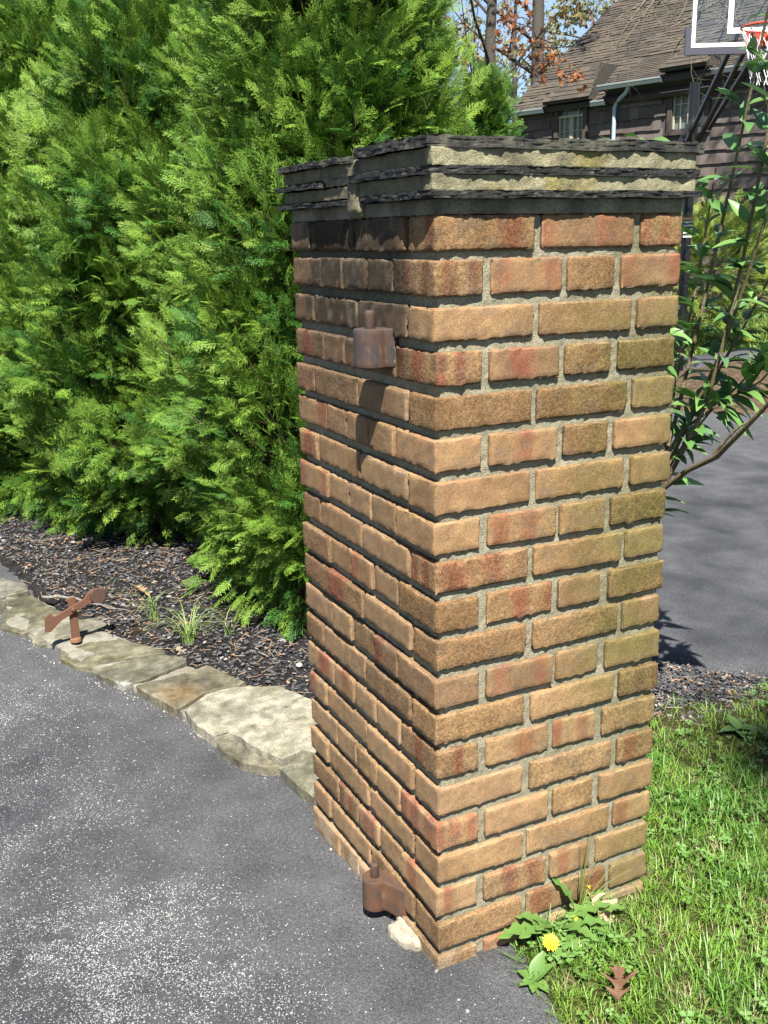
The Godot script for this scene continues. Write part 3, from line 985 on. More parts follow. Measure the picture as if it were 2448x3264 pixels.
func butterfly_bush() -> void:
	rng.seed = 404
	var base := Vector3(0.86, 0.0, -0.74)
	var o := thing("butterfly_bush", "leggy shrub with pale woody canes and lance leaves rising behind the pillar's right side", "shrub", base)
	var stems := [
		[[Vector3(.93, .3, -.66), Vector3(1.005, .747, -.545), Vector3(1.032, .948, -.45), Vector3(1.038, 1.222, -.374), Vector3(1.031, 1.539, -.31), Vector3(1.03, 1.9, -.25)], 0.0085],
		[[Vector3(.94, .35, -.7), Vector3(1.027, .788, -.592), Vector3(1.034, .904, -.518), Vector3(1.062, 1.125, -.421), Vector3(1.045, 1.442, -.295), Vector3(1.04, 1.72, -.2)], 0.0075],
		[[Vector3(.94, .4, -.7), Vector3(1.0, .745, -.545), Vector3(.994, .872, -.348), Vector3(.969, .972, -.23), Vector3(.967, 1.045, -.16), Vector3(.95, 1.2, .02)], 0.0115],
		[[Vector3(.996, .86, -.37), Vector3(1.0, .9, -.342), Vector3(1.01, .948, -.306), Vector3(1.032, 1.003, -.236)], 0.005],
		[[Vector3(.95, .35, -.71), Vector3(1.031, .77, -.588), Vector3(1.107, 1.057, -.586), Vector3(1.149, 1.399, -.546), Vector3(1.151, 1.754, -.473), Vector3(1.15, 2.0, -.42)], 0.0075],
		[[Vector3(.95, .35, -.73), Vector3(1.063, .777, -.626), Vector3(1.119, .998, -.644), Vector3(1.187, 1.325, -.648), Vector3(1.24, 1.58, -.667)], 0.006],
		[[Vector3(.94, .3, -.74), Vector3(1.05, .8, -.66), Vector3(1.10, 1.1, -.68), Vector3(1.10, 1.36, -.70), Vector3(1.09, 1.56, -.72)], 0.005],
		[[Vector3(.95, .3, -.68), Vector3(1.04, .82, -.56), Vector3(1.12, 1.12, -.45), Vector3(1.2, 1.4, -.36), Vector3(1.26, 1.7, -.3)], 0.0065],
		[[Vector3(.92, .35, -.8), Vector3(.99, .9, -.84), Vector3(1.02, 1.3, -.82), Vector3(1.06, 1.66, -.74)], 0.005],
		[[Vector3(.95, .4, -.68), Vector3(1.04, .85, -.53), Vector3(1.11, 1.02, -.42), Vector3(1.16, 1.15, -.33), Vector3(1.19, 1.28, -.25)], 0.005],
		[[Vector3(1.03, .92, -.5), Vector3(1.09, 1.0, -.42), Vector3(1.14, 1.05, -.36), Vector3(1.2, 1.14, -.32)], 0.004],
	]
	var nleaf := 0
	var more := []
	var morec := []
	for si in stems.size():
		var s: Array = stems[si]
		var pts := [Vector3(rr(-.05, .05), -0.05, rr(-.05, .05))]
		if si == 3 or si == 10:
			pts = []
		for q in s[0]:
			pts.append(q - base)
		# smooth, with swollen joints
		var path := []
		var radii := []
		var m := 26
		var cv := Curve3D.new()
		for k in pts.size():
			var tan: Vector3 = (pts[mini(k + 1, pts.size() - 1)] - pts[maxi(k - 1, 0)]) / 6.0
			cv.add_point(pts[k], -tan, tan)
		var mb := MB.new()
		for k in m + 1:
			var t := float(k) / m
			path.append(cv.sample_baked(t * cv.get_baked_length()))
			radii.append(s[1] * (1.0 - 0.62 * t) * (1.22 if k % 5 == 3 else 1.0))
		mb.tube(path, radii, 8)
		for k in mb.v.size():
			var p := mb.v[k]
			var ring := (k / 8) % 5 == 3
			mb.c[k] = Color(0.34, 0.27, 0.16).lerp(Color(0.19, 0.14, 0.085), clampf(0.4 + n_mid.get_noise_3dv((p + base) * 1.2), 0.0, 1.0)).lerp(Color(0.42, 0.36, 0.26), 0.6 if ring else 0.0)
		obj("stem", mb.mesh(), M.cane, o)
		# opposite pairs of leaves, and short leafy side shoots
		var count := 17
		if si == 2 or si == 3:
			count = 0
		for k in count:
			var t := lerpf(0.5 if si != 10 else 0.2, 1.0, (k + rr(0, 0.7)) / count)
			var p: Vector3 = cv.sample_baked(t * cv.get_baked_length())
			var d: Vector3 = (cv.sample_baked(minf(1.0, t + 0.03) * cv.get_baked_length()) - p)
			d = d.normalized() if d.length() > 1e-5 else Vector3.UP
			var a := rr(0, TAU)
			var side := d.cross(Vector3(cos(a), 0.1, sin(a))).normalized()
			for pair in 2:
				var sd := side if pair == 0 else -side
				var shoot := rng.randf() < 0.35
				var nn := 3 if shoot else 1
				for j in nn:
					var out := (sd * rr(0.8, 1.3) + d * rr(0.3, 0.9) + Vector3.UP * rr(-0.2, 0.35) + Vector3(rr(-.4, .4), rr(-.2, .2), rr(-.4, .4)) * (1.0 if j else 0.3)).normalized()
					var lt := Transform3D(aim(out, Vector3.UP + Vector3(rr(-.5, .5), 0, rr(-.5, .5)), rr(0.6, 1.15) * (0.75 if j else 1.0)), p + out * 0.004 + (sd * 0.02 if shoot else Vector3.ZERO))
					if nleaf < 299 and (j == 0 or rng.randf() < 0.6):
						var l := obj("leaf", T.lance[rng.randi() % 4], M.leaf[rng.randi() % 3], o)
						l.transform = lt
						nleaf += 1
					else:
						more.append(lt)
						morec.append(rc(Color(0.085, 0.19, 0.045), Color(0.13, 0.25, 0.06)))

	scatter("foliage", T.lance[1], M.grass, more, morec, o)


func blades_mesh(n: int, spread: float, h0: float, h1: float, w: float, sd: int, lean := 0.5) -> ArrayMesh:
	var r := RandomNumberGenerator.new()
	r.seed = sd
	var mb := MB.new()
	for k in n:
		var a := r.randf() * TAU
		var at := Vector3(r.randf_range(-1, 1), 0, r.randf_range(-1, 1)) * spread
		var h := r.randf_range(h0, h1)
		var out := Vector3(cos(a), 0, sin(a)) * h * r.randf_range(0.15, 1.0) * lean
		var side := Vector3(-sin(a), 0, cos(a)) * w * r.randf_range(0.7, 1.2)
		var sh := r.randf_range(0.75, 1.25)
		mb.col = Color(sh * 0.95, sh * 0.9, sh * 0.9)
		var p0 := mb.vert(at - side)
		var p1 := mb.vert(at + side)
		var mid := at + Vector3(0, h * 0.55, 0) + out * 0.3
		mb.col = Color(sh, sh, sh)
		var p2 := mb.vert(mid + side * 0.85)
		var p3 := mb.vert(mid - side * 0.85)
		mb.col = Color(sh * 1.15, sh * 1.08, sh * 0.9)
		var p4 := mb.vert(at + Vector3(0, h * (1.0 - 0.35 * lean * r.randf()), 0) + out)
		mb.quad(p0, p3, p2, p1)
		mb.tri(p3, p4, p2)
	return mb.mesh()


func lawn() -> void:
	rng.seed = 77
	var mats := [[], [], []]
	var cols := [[], [], []]
	var n := 0
	while n < 21000:
		var x := rr(0.1, 2.3)
		var z := rr(-0.75, 1.3)
		# dense where the picture looks
		if x - 1.15 * z * 0.0 < 0.1 or (z > 0.75 and x < 0.5 and false):
			continue
		var s := poly_side(LAWN, x, z)
		if s < -0.015 or (x < PW + 0.005 and z < 0.008):
			continue
		n += 1
		var patch := n_lo.get_noise_2d(x * 3.0, z * 3.0)
		var bare := n_lo.get_noise_2d(x * 2.2 + 50, z * 2.2)
		if bare > 0.32 and rng.randf() < 0.75:
			continue
		if z < -0.35 and rng.randf() < sm(-0.35, -0.6, z) * 0.75:
			continue
		var y := lawn_y(x, z) - 0.004
		var w := 0 if rng.randf() < 0.62 else 1
		if rng.randf() < 0.14:
			w = 2
		var s0 := rr(0.5, 1.0) * (1.0 + 0.5 * patch)
		mats[w].append(Transform3D(Basis(Vector3.UP, rr(0, TAU)).scaled(Vector3(s0, s0 * rr(0.7, 1.2), s0)), Vector3(x, y, z)))
		var c := Color(0.165, 0.3, 0.03).lerp(Color(0.08, 0.2, 0.022), clampf(0.5 + patch * 1.2 + rr(-.3, .3), 0.0, 1.0))
		if w == 2:
			c = Color(0.33, 0.28, 0.14) * rr(0.6, 1.1)
		cols[w].append(c)
	scatter("lawn_grass", blades_mesh(9, 0.015, 0.012, 0.038, 0.0012, 1, 0.9), M.grass, mats[0], cols[0]).set_meta("label", "short green lawn grass right of the pillar")
	scatter("lawn_grass", blades_mesh(6, 0.018, 0.025, 0.056, 0.0015, 2, 1.2), M.grass, mats[1], cols[1]).set_meta("label", "longer grass blades leaning through the lawn")
	scatter("dry_thatch", blades_mesh(5, 0.018, 0.02, 0.045, 0.0011, 3, 1.8), M.grass, mats[2], cols[2]).set_meta("label", "dry straw thatch between the grass blades")
	# clover and small broad leaves among the grass
	var cm := MB.new()
	for k in 3:
		var a := TAU * k / 3
		var d := Vector3(cos(a), 0.0, sin(a))
		var s := Vector3(-d.z, 0, d.x)
		cm.col = Color(1, 1, 1)
		var p0 := cm.vert(Vector3.ZERO)
		var p1 := cm.vert(d * 0.6 + s * 0.42 + Vector3(0, 0.12, 0))
		var p2 := cm.vert(d * 1.0 + Vector3(0, 0.05, 0))
		var p3 := cm.vert(d * 0.6 - s * 0.42 + Vector3(0, 0.12, 0))
		cm.quad(p0, p1, p2, p3)
	var xf := []
	var cl := []
	for k in 2300:
		var x := rr(0.15, 2.1)
		var z := rr(-0.6, 0.9)
		if poly_side(LAWN, x, z) < 0.01 or (x < PW + 0.02 and z < 0.02):
			continue
		if n_lo.get_noise_2d(x * 4.0 + 9, z * 4.0) < -0.1:
			continue
		xf.append(Transform3D(Basis(Vector3(rr(-1, 1), 0.2, rr(-1, 1)).normalized(), rr(-0.5, 0.5)).scaled(Vector3.ONE * rr(0.007, 0.016)), Vector3(x, lawn_y(x, z) + rr(0.012, 0.035), z)))
		cl.append(rc(Color(0.09, 0.19, 0.035), Color(0.14, 0.25, 0.07)))
	scatter("clover", cm.mesh(), M.grass, xf, cl).set_meta("label", "small clover leaves spread through the lawn")


func dandelion_leaf(sd: int) -> ArrayMesh:
	var r := RandomNumberGenerator.new()
	r.seed = sd
	var mb := MB.new()
	var n := 16
	var prev := []
	for k in n + 1:
		var t := float(k) / n
		var w := 0.17 * sin(PI * pow(t * 0.93 + 0.04, 1.6))
		if k % 3 == 1 and t < 0.85:
			w *= 0.42
		elif k % 3 == 0:
			w *= 1.15 * r.randf_range(0.85, 1.2)
		w = maxf(w, 0.012)
		var z := -0.5 * t * t + 0.25 * t
		mb.col = Color(1, 1, 1)
		var back := -0.06 if k % 3 == 0 and k > 0 and k < n else 0.0
		var a := mb.vert(Vector3(-w, t + back, z + w * 0.35))
		mb.col = Color(1.5, 1.35, 1.5)
		var b := mb.vert(Vector3(0, t, z))
		mb.col = Color(1, 1, 1)
		var c := mb.vert(Vector3(w, t + back, z + w * 0.35))
		if k > 0:
			mb.quad(prev[0], a, b, prev[1])
			mb.quad(prev[1], b, c, prev[2])
		prev = [a, b, c]
	return mb.mesh()


func blossom(r0: float, sd: int) -> ArrayMesh:
	var r := RandomNumberGenerator.new()
	r.seed = sd
	var mb := MB.new()
	for ring in 5:
		var m := 26 - ring * 4
		for k in m:
			var a := TAU * (k + r.randf() * 0.6) / m
			var l := r0 * (1.0 - 0.17 * ring) * r.randf_range(0.85, 1.1)
			var lift := 0.12 + 0.22 * ring
			var d := Vector3(cos(a) * cos(lift), sin(lift), sin(a) * cos(lift))
			var s := Vector3(-sin(a), 0, cos(a)) * r0 * 0.085
			mb.col = Color(0.86, 0.64, 0.01).lerp(Color(0.8, 0.45, 0.0), 0.16 * ring)
			var p0 := mb.vert(Vector3(0, 0.002 * ring, 0))
			var p1 := mb.vert(d * l * 0.7 + s)
			var p2 := mb.vert(d * l)
			var p3 := mb.vert(d * l * 0.7 - s)
			mb.quad(p0, p1, p2, p3)
	return mb.mesh()


func dandelion(label: String, at: Vector3, leaves: Array, flowers: Array) -> void:
	var o := thing("dandelion", label, "dandelion", at, "dandelions by the pillar")
	for l in leaves:   # [turn in degrees, pitch, length]
		var a := deg_to_rad(l[0])
		var out := Vector3(cos(a), l[1], sin(a)).normalized()
		var n := obj("leaf", T.dandy[rng.randi() % 3], M.dandy, o)
		n.transform = Transform3D(aim(out, Vector3.UP, l[2]), Vector3(0, 0.008, 0))
	for f in flowers:   # [top, radius, tilt]
		var mb := MB.new()
		mb.col = Color(0.2, 0.24, 0.07)
		var top: Vector3 = f[0]
		mb.tube([Vector3.ZERO, top * 0.5 + Vector3(0.004, 0.004, 0), top], [0.0022, 0.002, 0.0018], 7)
		mb.lathe([Vector2(0.0018, -0.012), Vector2(f[1] * 0.36, -0.006), Vector2(f[1] * 0.4, 0.001)], 9, top)
		var st := obj("flower_stem", mb.mesh(), M.grass, o)
		var b := obj("flower_head", blossom(f[1], 9), M.petal, st)
		b.transform = Transform3D(Basis.from_euler(f[2]), top)


func small_plants() -> void:
	rng.seed = 31
	dandelion("dandelion rosette with one open yellow flower at the pillar's foot", Vector3(0.262, 0.006, 0.03),
		[[165, 0.7, 0.115], [200, 0.9, 0.10], [140, 0.5, 0.1], [120, 0.35, 0.11], [95, 0.4, 0.10], [60, 0.45, 0.10], [30, 0.5, 0.11], [185, 0.45, 0.13], [10, 0.6, 0.13], [75, 0.9, 0.09], [155, 1.1, 0.09]],
		[[Vector3(-0.067, 0.062, 0.078), 0.0185, Vector3(0.55, 0, 0.25)]])
	dandelion("dandelion with an upright leaf and half-closed flower against the brick", Vector3(0.318, 0.006, 0.024),
		[[215, 4.5, 0.115], [70, 0.3, 0.1], [20, 0.5, 0.11], [350, 0.7, 0.1], [110, 0.4, 0.09]],
		[[Vector3(-0.012, 0.03, 0.02), 0.012, Vector3(0.9, 0, 0.2)], [Vector3(0.026, 0.088, 0.008), 0.006, Vector3(0.3, 0, -0.8)]])
	# tall grass stalks leaning along the brick
	var o := thing("tall_grass_stalks", "thin tall grass stalks leaning against the brick behind the dandelions", "grass tuft", Vector3(0.336, 0.0, 0.012))
	var tips := [Vector3(-.004, .215, .01), Vector3(.012, .19, .012), Vector3(-.012, .16, .015), Vector3(.02, .235, .01), Vector3(.11, .11, .03), Vector3(.15, .085, .035), Vector3(.09, .14, .02), Vector3(.13, .05, .05), Vector3(.045, .17, .012)]
	for t in tips:
		var mb := MB.new()
		mb.col = rc(Color(0.11, 0.17, 0.03), Color(0.2, 0.22, 0.06))
		var side := Vector3(-0.3, 0, 1).normalized()
		var path := []
		var rad := []
		for k in 7:
			var f := k / 6.0
			path.append(Vector3(t.x * f * f, t.y * (f if t.y > 0.12 else (1.6 * f - 0.6 * f * f)), t.z * f) + side * 0.003 * sin(f * 3.0))
			rad.append(lerpf(0.0017, 0.0004, f))
		mb.tube(path, rad, 5)
		obj("stalk", mb.mesh(), M.grass, o)
	# broad-leaved seedling at the asphalt corner
	var p := thing("broadleaf_weed", "small weed with oval light green leaves at the asphalt's corner", "weed", Vector3(0.146, 0.004, 0.125))
	for q in [[250, 0.25, 0.04], [300, 0.5, 0.034], [180, 0.3, 0.034], [130, 0.3, 0.036], [80, 0.2, 0.04], [20, 1.4, 0.05], [330, 1.8, 0.055]]:
		var a := deg_to_rad(q[0])
		var l := obj("leaf", T.oval, M.dandy, p)
		l.transform = Transform3D(aim(Vector3(cos(a), q[1], sin(a)), Vector3.UP, q[2]), Vector3(0, 0.006, 0))
	# plantain in the lawn
	var pl := thing("plantain", "plantain weed with rounded leaves in the lawn near the dark asphalt", "weed", Vector3(1.25, 0.015, -0.44))
	for q in [[40, 0.35, 0.06], [120, 0.3, 0.055], [190, 0.3, 0.06], [270, 0.9, 0.055], [330, 0.4, 0.05], [85, 0.7, 0.05]]:
		var a := deg_to_rad(q[0])
		var l := obj("leaf", T.oval, M.dandy, pl)
		l.transform = Transform3D(aim(Vector3(cos(a), q[1], sin(a)), Vector3.UP, q[2]), Vector3(0, 0.006, 0))
	# grass clumps in the mulch
	var clumps := [["arching green grass clump growing at the edge of the stone edging", Vector3(0.034, 0.0, -1.9), 46, 0.26], ["thin grass clump further back, between gate stop and bed", Vector3(-0.02, 0.01, -2.2), 18, 0.26], ["sparse grass blades under the hedge, right of the larger clumps", Vector3(0.19, 0.01, -1.9), 12, 0.2], ["single curved grass sprig in the mulch under the lowest hedge branches", Vector3(-0.13, 0.02, -2.6), 4, 0.14]]
	for cdef in clumps:
		var g := thing("grass_clump", cdef[0], "grass tuft", cdef[1], "grass clumps in the mulch bed")
		for k in cdef[2]:
			var mb := MB.new()
			mb.col = rc(Color(0.12, 0.21, 0.04), Color(0.24, 0.31, 0.1))
			var a := rr(0, TAU)
			var d := Vector3(cos(a), 0, sin(a))
			var l: float = cdef[3] * rr(0.5, 1.1)
			var s := Vector3(-d.z, 0, d.x) * 0.0021
			var st := Vector3(rr(-.02, .02), -0.01, rr(-.02, .02))
			var pa := -1
			var pb := -1
			for j in 7:
				var f := j / 6.0
				var q := st + d * l * 0.75 * f * f + Vector3.UP * (l * 0.95 * f - l * 0.5 * f * f * f)
				var w := s * (1.0 - f * 0.85)
				var na := mb.vert(q - w + Vector3.UP * 0.0006)
				var nb := mb.vert(q + w + Vector3.UP * 0.0006)
				if j > 0:
					mb.quad(pa, na, nb, pb)
				pa = na
				pb = nb
			obj("blade", mb.mesh(), M.grass, g)


func oak_leaf_mesh(sd: int, curl: float) -> ArrayMesh:
	# a lobed dry leaf, one unit long, lying in x-z and curled
	var r := RandomNumberGenerator.new()
	r.seed = sd
	var half := [[.012, 0., 0.], [.015, .18, .18], [.10, .26, .24], [.27, .42, .31], [.28, .47, .36], [.12, .39, .4], [.085, .46, .47], [.2, .57, .52], [.41, .74, .58], [.39, .8, .62], [.15, .65, .66], [.085, .71, .72], [.14, .81, .78], [.2, .94, .85], [.1, .91, .91], [.01, 1.0, 1.0]]
	var mb := MB.new()
	var f := func(x: float, z: float) -> Vector3:
		return Vector3(x + 0.04 * sin(z * 5.0 + sd), curl * absf(x) * 1.3 + curl * 0.6 * sin(z * 3.2 + 0.4 * sd) + 0.045 * sin(x * 15.0 + sd + z * 6.0), z - 0.5)
	var prev := []
	for q in half:
		var k := r.randf_range(0.82, 1.15)
		var m := r.randf_range(0.82, 1.15)
		mb.col = Color(1, 1, 1) * r.randf_range(0.85, 1.15)
		var a := mb.vert(f.call(-q[0] * k, lerpf(q[2], q[1], k)))
		mb.col = Color(0.75, 0.7, 0.7)
		var b := mb.vert(f.call(0.0, q[2]))
		mb.col = Color(1, 1, 1) * r.randf_range(0.85, 1.15)
		var c := mb.vert(f.call(q[0] * m, lerpf(q[2], q[1], m)))
		if prev:
			mb.quad(prev[0], prev[1], b, a)
			mb.quad(prev[1], prev[2], c, b)
		prev = [a, b, c]
	return mb.mesh()


func litter() -> void:
	rng.seed = 52
	var leaves := [
		["curled brown oak leaf lying in the grass below the dandelion", Vector3(0.262, 0.045, 0.235), 0.095, Vector3(-0.75, 2.5, 0.55), Color(0.15, 0.08, 0.042)],
		["pale tan dead leaf half hidden behind the dandelions", Vector3(0.375, 0.03, 0.03), 0.08, Vector3(0.3, 0.4, 0.2), Color(0.5, 0.36, 0.22)],
		["flat tan dead leaf on the mulch behind the gate stop", Vector3(0.0, 0.025, -2.48), 0.075, Vector3(0.15, 1.2, 0.1), Color(0.42, 0.27, 0.14)],
		["curled tan dead leaf on mulch right of the gate stop", Vector3(-0.118, 0.02, -2.07), 0.07, Vector3(0.2, 2.6, -0.3), Color(0.46, 0.31, 0.17)],
		["pale dry leaf under the grass clump by the stones", Vector3(-0.02, 0.012, -1.83), 0.05, Vector3(0.1, 0.3, 0.2), Color(0.3, 0.24, 0.16)],
	]
	for k in leaves.size():
		var d: Array = leaves[k]
		var o := obj("dead_leaf", oak_leaf_mesh(k + 1, 0.45), plain(d[4], 0.8, 0.0, 0.25), null, d[1])
		o.transform = Transform3D(Basis.from_euler(d[3]).scaled(Vector3.ONE * d[2]), d[1])
		if k == 0:   # stands on its stalk in the grass, lobes up
			var tip := Vector3(0.3, 0.62, -0.6).normalized()
			var sd := tip.cross(Vector3(-0.45, 0.6, 0.5)).normalized()
			o.transform = Transform3D(Basis(-sd, tip.cross(-sd), tip).scaled_local(Vector3.ONE * 0.08), d[1] - Vector3(0, 0.012, 0))
		tag(o, d[0], "dead leaf", "dead leaves on the ground")
	# bare twig behind the gate stop
	var mb := MB.new()
	var path := []
	var rad := []
	for k in 13:
		var f := k / 12.0
		var p := Vector3(-0.37, 0.022, -2.62).lerp(Vector3(-0.075, 0.016, -2.32), f)
		path.append(p + Vector3(n_mid.get_noise_1d(k * 0.03) * 0.02, 0.012 * sin(f * 5.0), n_mid.get_noise_1d(k * 0.03 + 4) * 0.03) - Vector3(-0.37, 0.0, -2.62))
		rad.append(lerpf(0.0065, 0.0018, f))
	mb.col = Color(0.36, 0.34, 0.31)
	mb.tube(path, rad, 7)
	tag(obj("fallen_twig", mb.mesh(), M.cane, null, Vector3(-0.37, 0.0, -2.62)), "grey fallen twig lying on the mulch behind the gate stop", "twig")
	# white pebble and cement lump
	var peb := MB.new()
	peb.col = Color(0.8, 0.8, 0.78)
	peb.lathe([Vector2(0, -0.008), Vector2(0.009, -0.004), Vector2(0.011, 0.002), Vector2(0.007, 0.007), Vector2(0, 0.009)], 12)
	tag(obj("pebble", peb.mesh(), M.stone, null, Vector3(0.305, 0.012, -1.5)), "small white pebble on the mulch close to the pillar", "pebble")
	var lump := func(w: Vector3, _e: float) -> Color:
		return Color(0.62, 0.55, 0.42) * (1.0 + 0.4 * n_mid.get_noise_3dv(w * 2.0) + 0.25 * n_hi.get_noise_3dv(w))
	var lm := slab([Vector2(-.04, -.15), Vector2(.0, -.17), Vector2(.012, -.13), Vector2(.012, -.075), Vector2(-.012, -.07), Vector2(-.03, -.085), Vector2(-.034, -.11)], -0.02, 0.022, 3, 0.008, 0.007, 333.0, lump, Vector3(-0.01, -0.02, -0.12), 0.009)
	tag(obj("cement_lump", lm, M.mortar, null, Vector3(-0.01, -0.02, -0.12)), "broken pale lump of cement on the asphalt below the lower hinge", "cement lump")
	# mulch chips
	var chips := []
	for v in 3:
		var c := MB.new()
		var w := 0.16 + 0.08 * v
		var a := [Vector3(-0.5, 0, -w * 0.4), Vector3(-0.42, 0, w * 0.8), Vector3(0.1, 0.03, w), Vector3(0.5, 0, w * 0.3), Vector3(0.38, 0, -w), Vector3(-0.1, 0.02, -w * 0.9)]
		var b := []
		for q in a:
			b.append(Vector3(q.x * 0.93, q.y + 0.1, q.z * 0.85))
		var ia := []
		var ib := []
		for q in a:
			ia.append(c.vert(q))
		for q in b:
			ib.append(c.vert(q))
		for k in 6:
			var k2 := (k + 1) % 6
			c.quad(ia[k], ib[k], ib[k2], ia[k2])
		c.quad(ib[0], ib[1], ib[2], ib[5])
		c.tri(ib[2], ib[3], ib[4])
		c.tri(ib[2], ib[4], ib[5])
		chips.append(c.mesh(false))
	var xf := [[], [], []]
	var cl := [[], [], []]
	var n := 0
	while n < 52000:
		var x := rr(-0.6, 1.75)
		var z := rr(-4.6, -0.35)
		if n % 4 == 0:
			x = rr(0.5, 1.6)
			z = rr(-1.4, -0.35)
		var s := kerb_side(x, z)
		if s < 0.235 + 0.03 * n_mid.get_noise_2d(x, z) or (x > -0.02 and x < PW + 0.02 and z > -PD - 0.02) or poly_side(DRIVE2, x, z) > -0.02 or poly_side(LAWN, x, z) > 0.12:
			continue
		n += 1
		var w := rng.randi() % 3
		var l := rr(0.006, 0.018) * (1.6 if rng.randf() < 0.08 else 1.0)
		var b := Basis.from_euler(Vector3(rr(-0.5, 0.5), rr(0, TAU), rr(-0.45, 0.45))).scaled(Vector3.ONE * l)
		xf[w].append(Transform3D(b, Vector3(x, bed_y(x, z) + rr(-0.004, 0.012), z)))
		var c := rc(Color(0.022, 0.023, 0.026), Color(0.095, 0.092, 0.097))
		var u := rng.randf()
		if u < 0.05:
			c = rc(Color(0.2, 0.1, 0.05), Color(0.32, 0.2, 0.11))
		elif u < 0.17:
			c = rc(Color(0.14, 0.13, 0.125), Color(0.26, 0.24, 0.22))
		cl[w].append(c)
	for w in 3:
		scatter("bark_mulch", chips[w], M.mulch, xf[w], cl[w]).set_meta("label", "dark bark mulch chips of the planting bed")
	# needles and straw over the mulch
	var xs := []
	var cs := []
	for k in 1900:
		var x := rr(-0.5, 1.6)
		var z := rr(-3.6, -0.4)
		if kerb_side(x, z) < 0.2 or poly_side(DRIVE2, x, z) > -0.02 or poly_side(LAWN, x, z) > 0.1 or (x < PW and z > -PD):
			continue
		var sc := rr(0.02, 0.06)
		xs.append(Transform3D(Basis.from_euler(Vector3(rr(-0.25, 0.25), rr(0, TAU), 0)) * Basis.from_scale(Vector3(0.0014, 0.0014, sc)), Vector3(x, bed_y(x, z) + rr(0.006, 0.018), z)))
		cs.append(rc(Color(0.3, 0.17, 0.09), Color(0.36, 0.29, 0.2)))
	var nm := BoxMesh.new()
	nm.size = Vector3.ONE
	scatter("fallen_needles", nm, M.mulch, xs, cs).set_meta("label", "reddish dry needles scattered over the mulch")
	# aggregate in the worn asphalt, its glints painted as pale colour, and edge grit
	var gm := MB.new()
	var oct := [Vector3(1, 0, 0), Vector3(0, 0, 1), Vector3(-1, 0, 0), Vector3(0, 0, -1)]
	var t0 := gm.vert(Vector3(0.1, 0.75, 0.1))
	var ring := []
	for q in oct:
		ring.append(gm.vert(q + Vector3(0, 0.1, 0)))
	var ring2 := []
	for q in oct:
		ring2.append(gm.vert(q * 0.8 + Vector3(0, -0.6, 0)))
	for k in 4:
		gm.tri(t0, ring[(k + 1) % 4], ring[k])
		gm.quad(ring[k], ring[(k + 1) % 4], ring2[(k + 1) % 4], ring2[k])
	var grit := gm.mesh(false)
	var gx := []
	var gc := []
	var tries := 0
	while gx.size() < 42000 and tries < 420000:
		tries += 1
		var x := rr(-1.5, 0.2)
		var z := rr(-2.6, 1.0)
		if rng.randf() < 0.3:
			z = rr(-0.6, 0.8)
			x = rr(-0.9, 0.15)
		var s := kerb_side(x, z)
		if s > -0.005:
			continue
		var worn := 0.0
		for q in WORN:
			var dx: float = (x - q[0]) / q[2]
			var dz: float = (z - q[1]) / q[2]
			worn = maxf(worn, q[3] * exp(-dx * dx - dz * dz))
		worn *= clampf(0.9 + 1.3 * n_mid.get_noise_2d(x * 0.5, z * 0.5) + 0.6 * n_mid.get_noise_2d(x * 1.6, z * 1.6), 0.0, 1.3)
		var edge := sm(-0.05, -0.01, s) * 0.16
		if rng.randf() > maxf(worn, maxf(0.006, edge)):
			continue
		var r := rr(0.0007, 0.0016) * (1.7 if rng.randf() < 0.04 else 1.0)
		var b := Basis.from_euler(Vector3(rr(-0.7, 0.7), rr(0, TAU), rr(-0.7, 0.7))).scaled(Vector3(r * rr(0.8, 1.5), r, r))
		gx.append(Transform3D(b, Vector3(x, asphalt_y(x, z) + r * 0.1, z)))
		gc.append(rc(Color(0.2, 0.2, 0.2), Color(0.5, 0.495, 0.485), pow(rng.randf(), 1.5)))
	scatter("asphalt_grit", grit, M.grit, gx, gc).set_meta("label", "stone grains in the worn driveway asphalt, sun glints put into their pale colour")
	# coarse crumbs along the foot of the stones and the pillar
	var bx := []
	var bc := []
	for k in 4500:
		var x := rr(-0.65, 0.25)
		var z := rr(-2.7, 0.2)
		var s := kerb_side(x, z)
		var near_p := z > -0.66 and x > -0.05 and x < 0.0
		if not near_p and (s > 0.03 or s < -0.05 * pow(rng.randf(), 2.0) - 0.004):
			continue
		if near_p and (x < -0.02 * pow(rng.randf(), 0.6) - 0.004 or rng.randf() < 0.6):
			continue
		var r := rr(0.0015, 0.005)
		bx.append(Transform3D(Basis.from_euler(Vector3(rr(-1, 1), rr(0, TAU), rr(-1, 1))).scaled(Vector3.ONE * r), Vector3(x, asphalt_y(x, z) + r * 0.3, z)))
		bc.append(rc(Color(0.1, 0.095, 0.09), Color(0.5, 0.46, 0.39), pow(rng.randf(), 1.5)))
	scatter("edge_gravel", grit, M.grit, bx, bc).set_meta("label", "loose gravel crumbs along the stone edging and pillar foot")


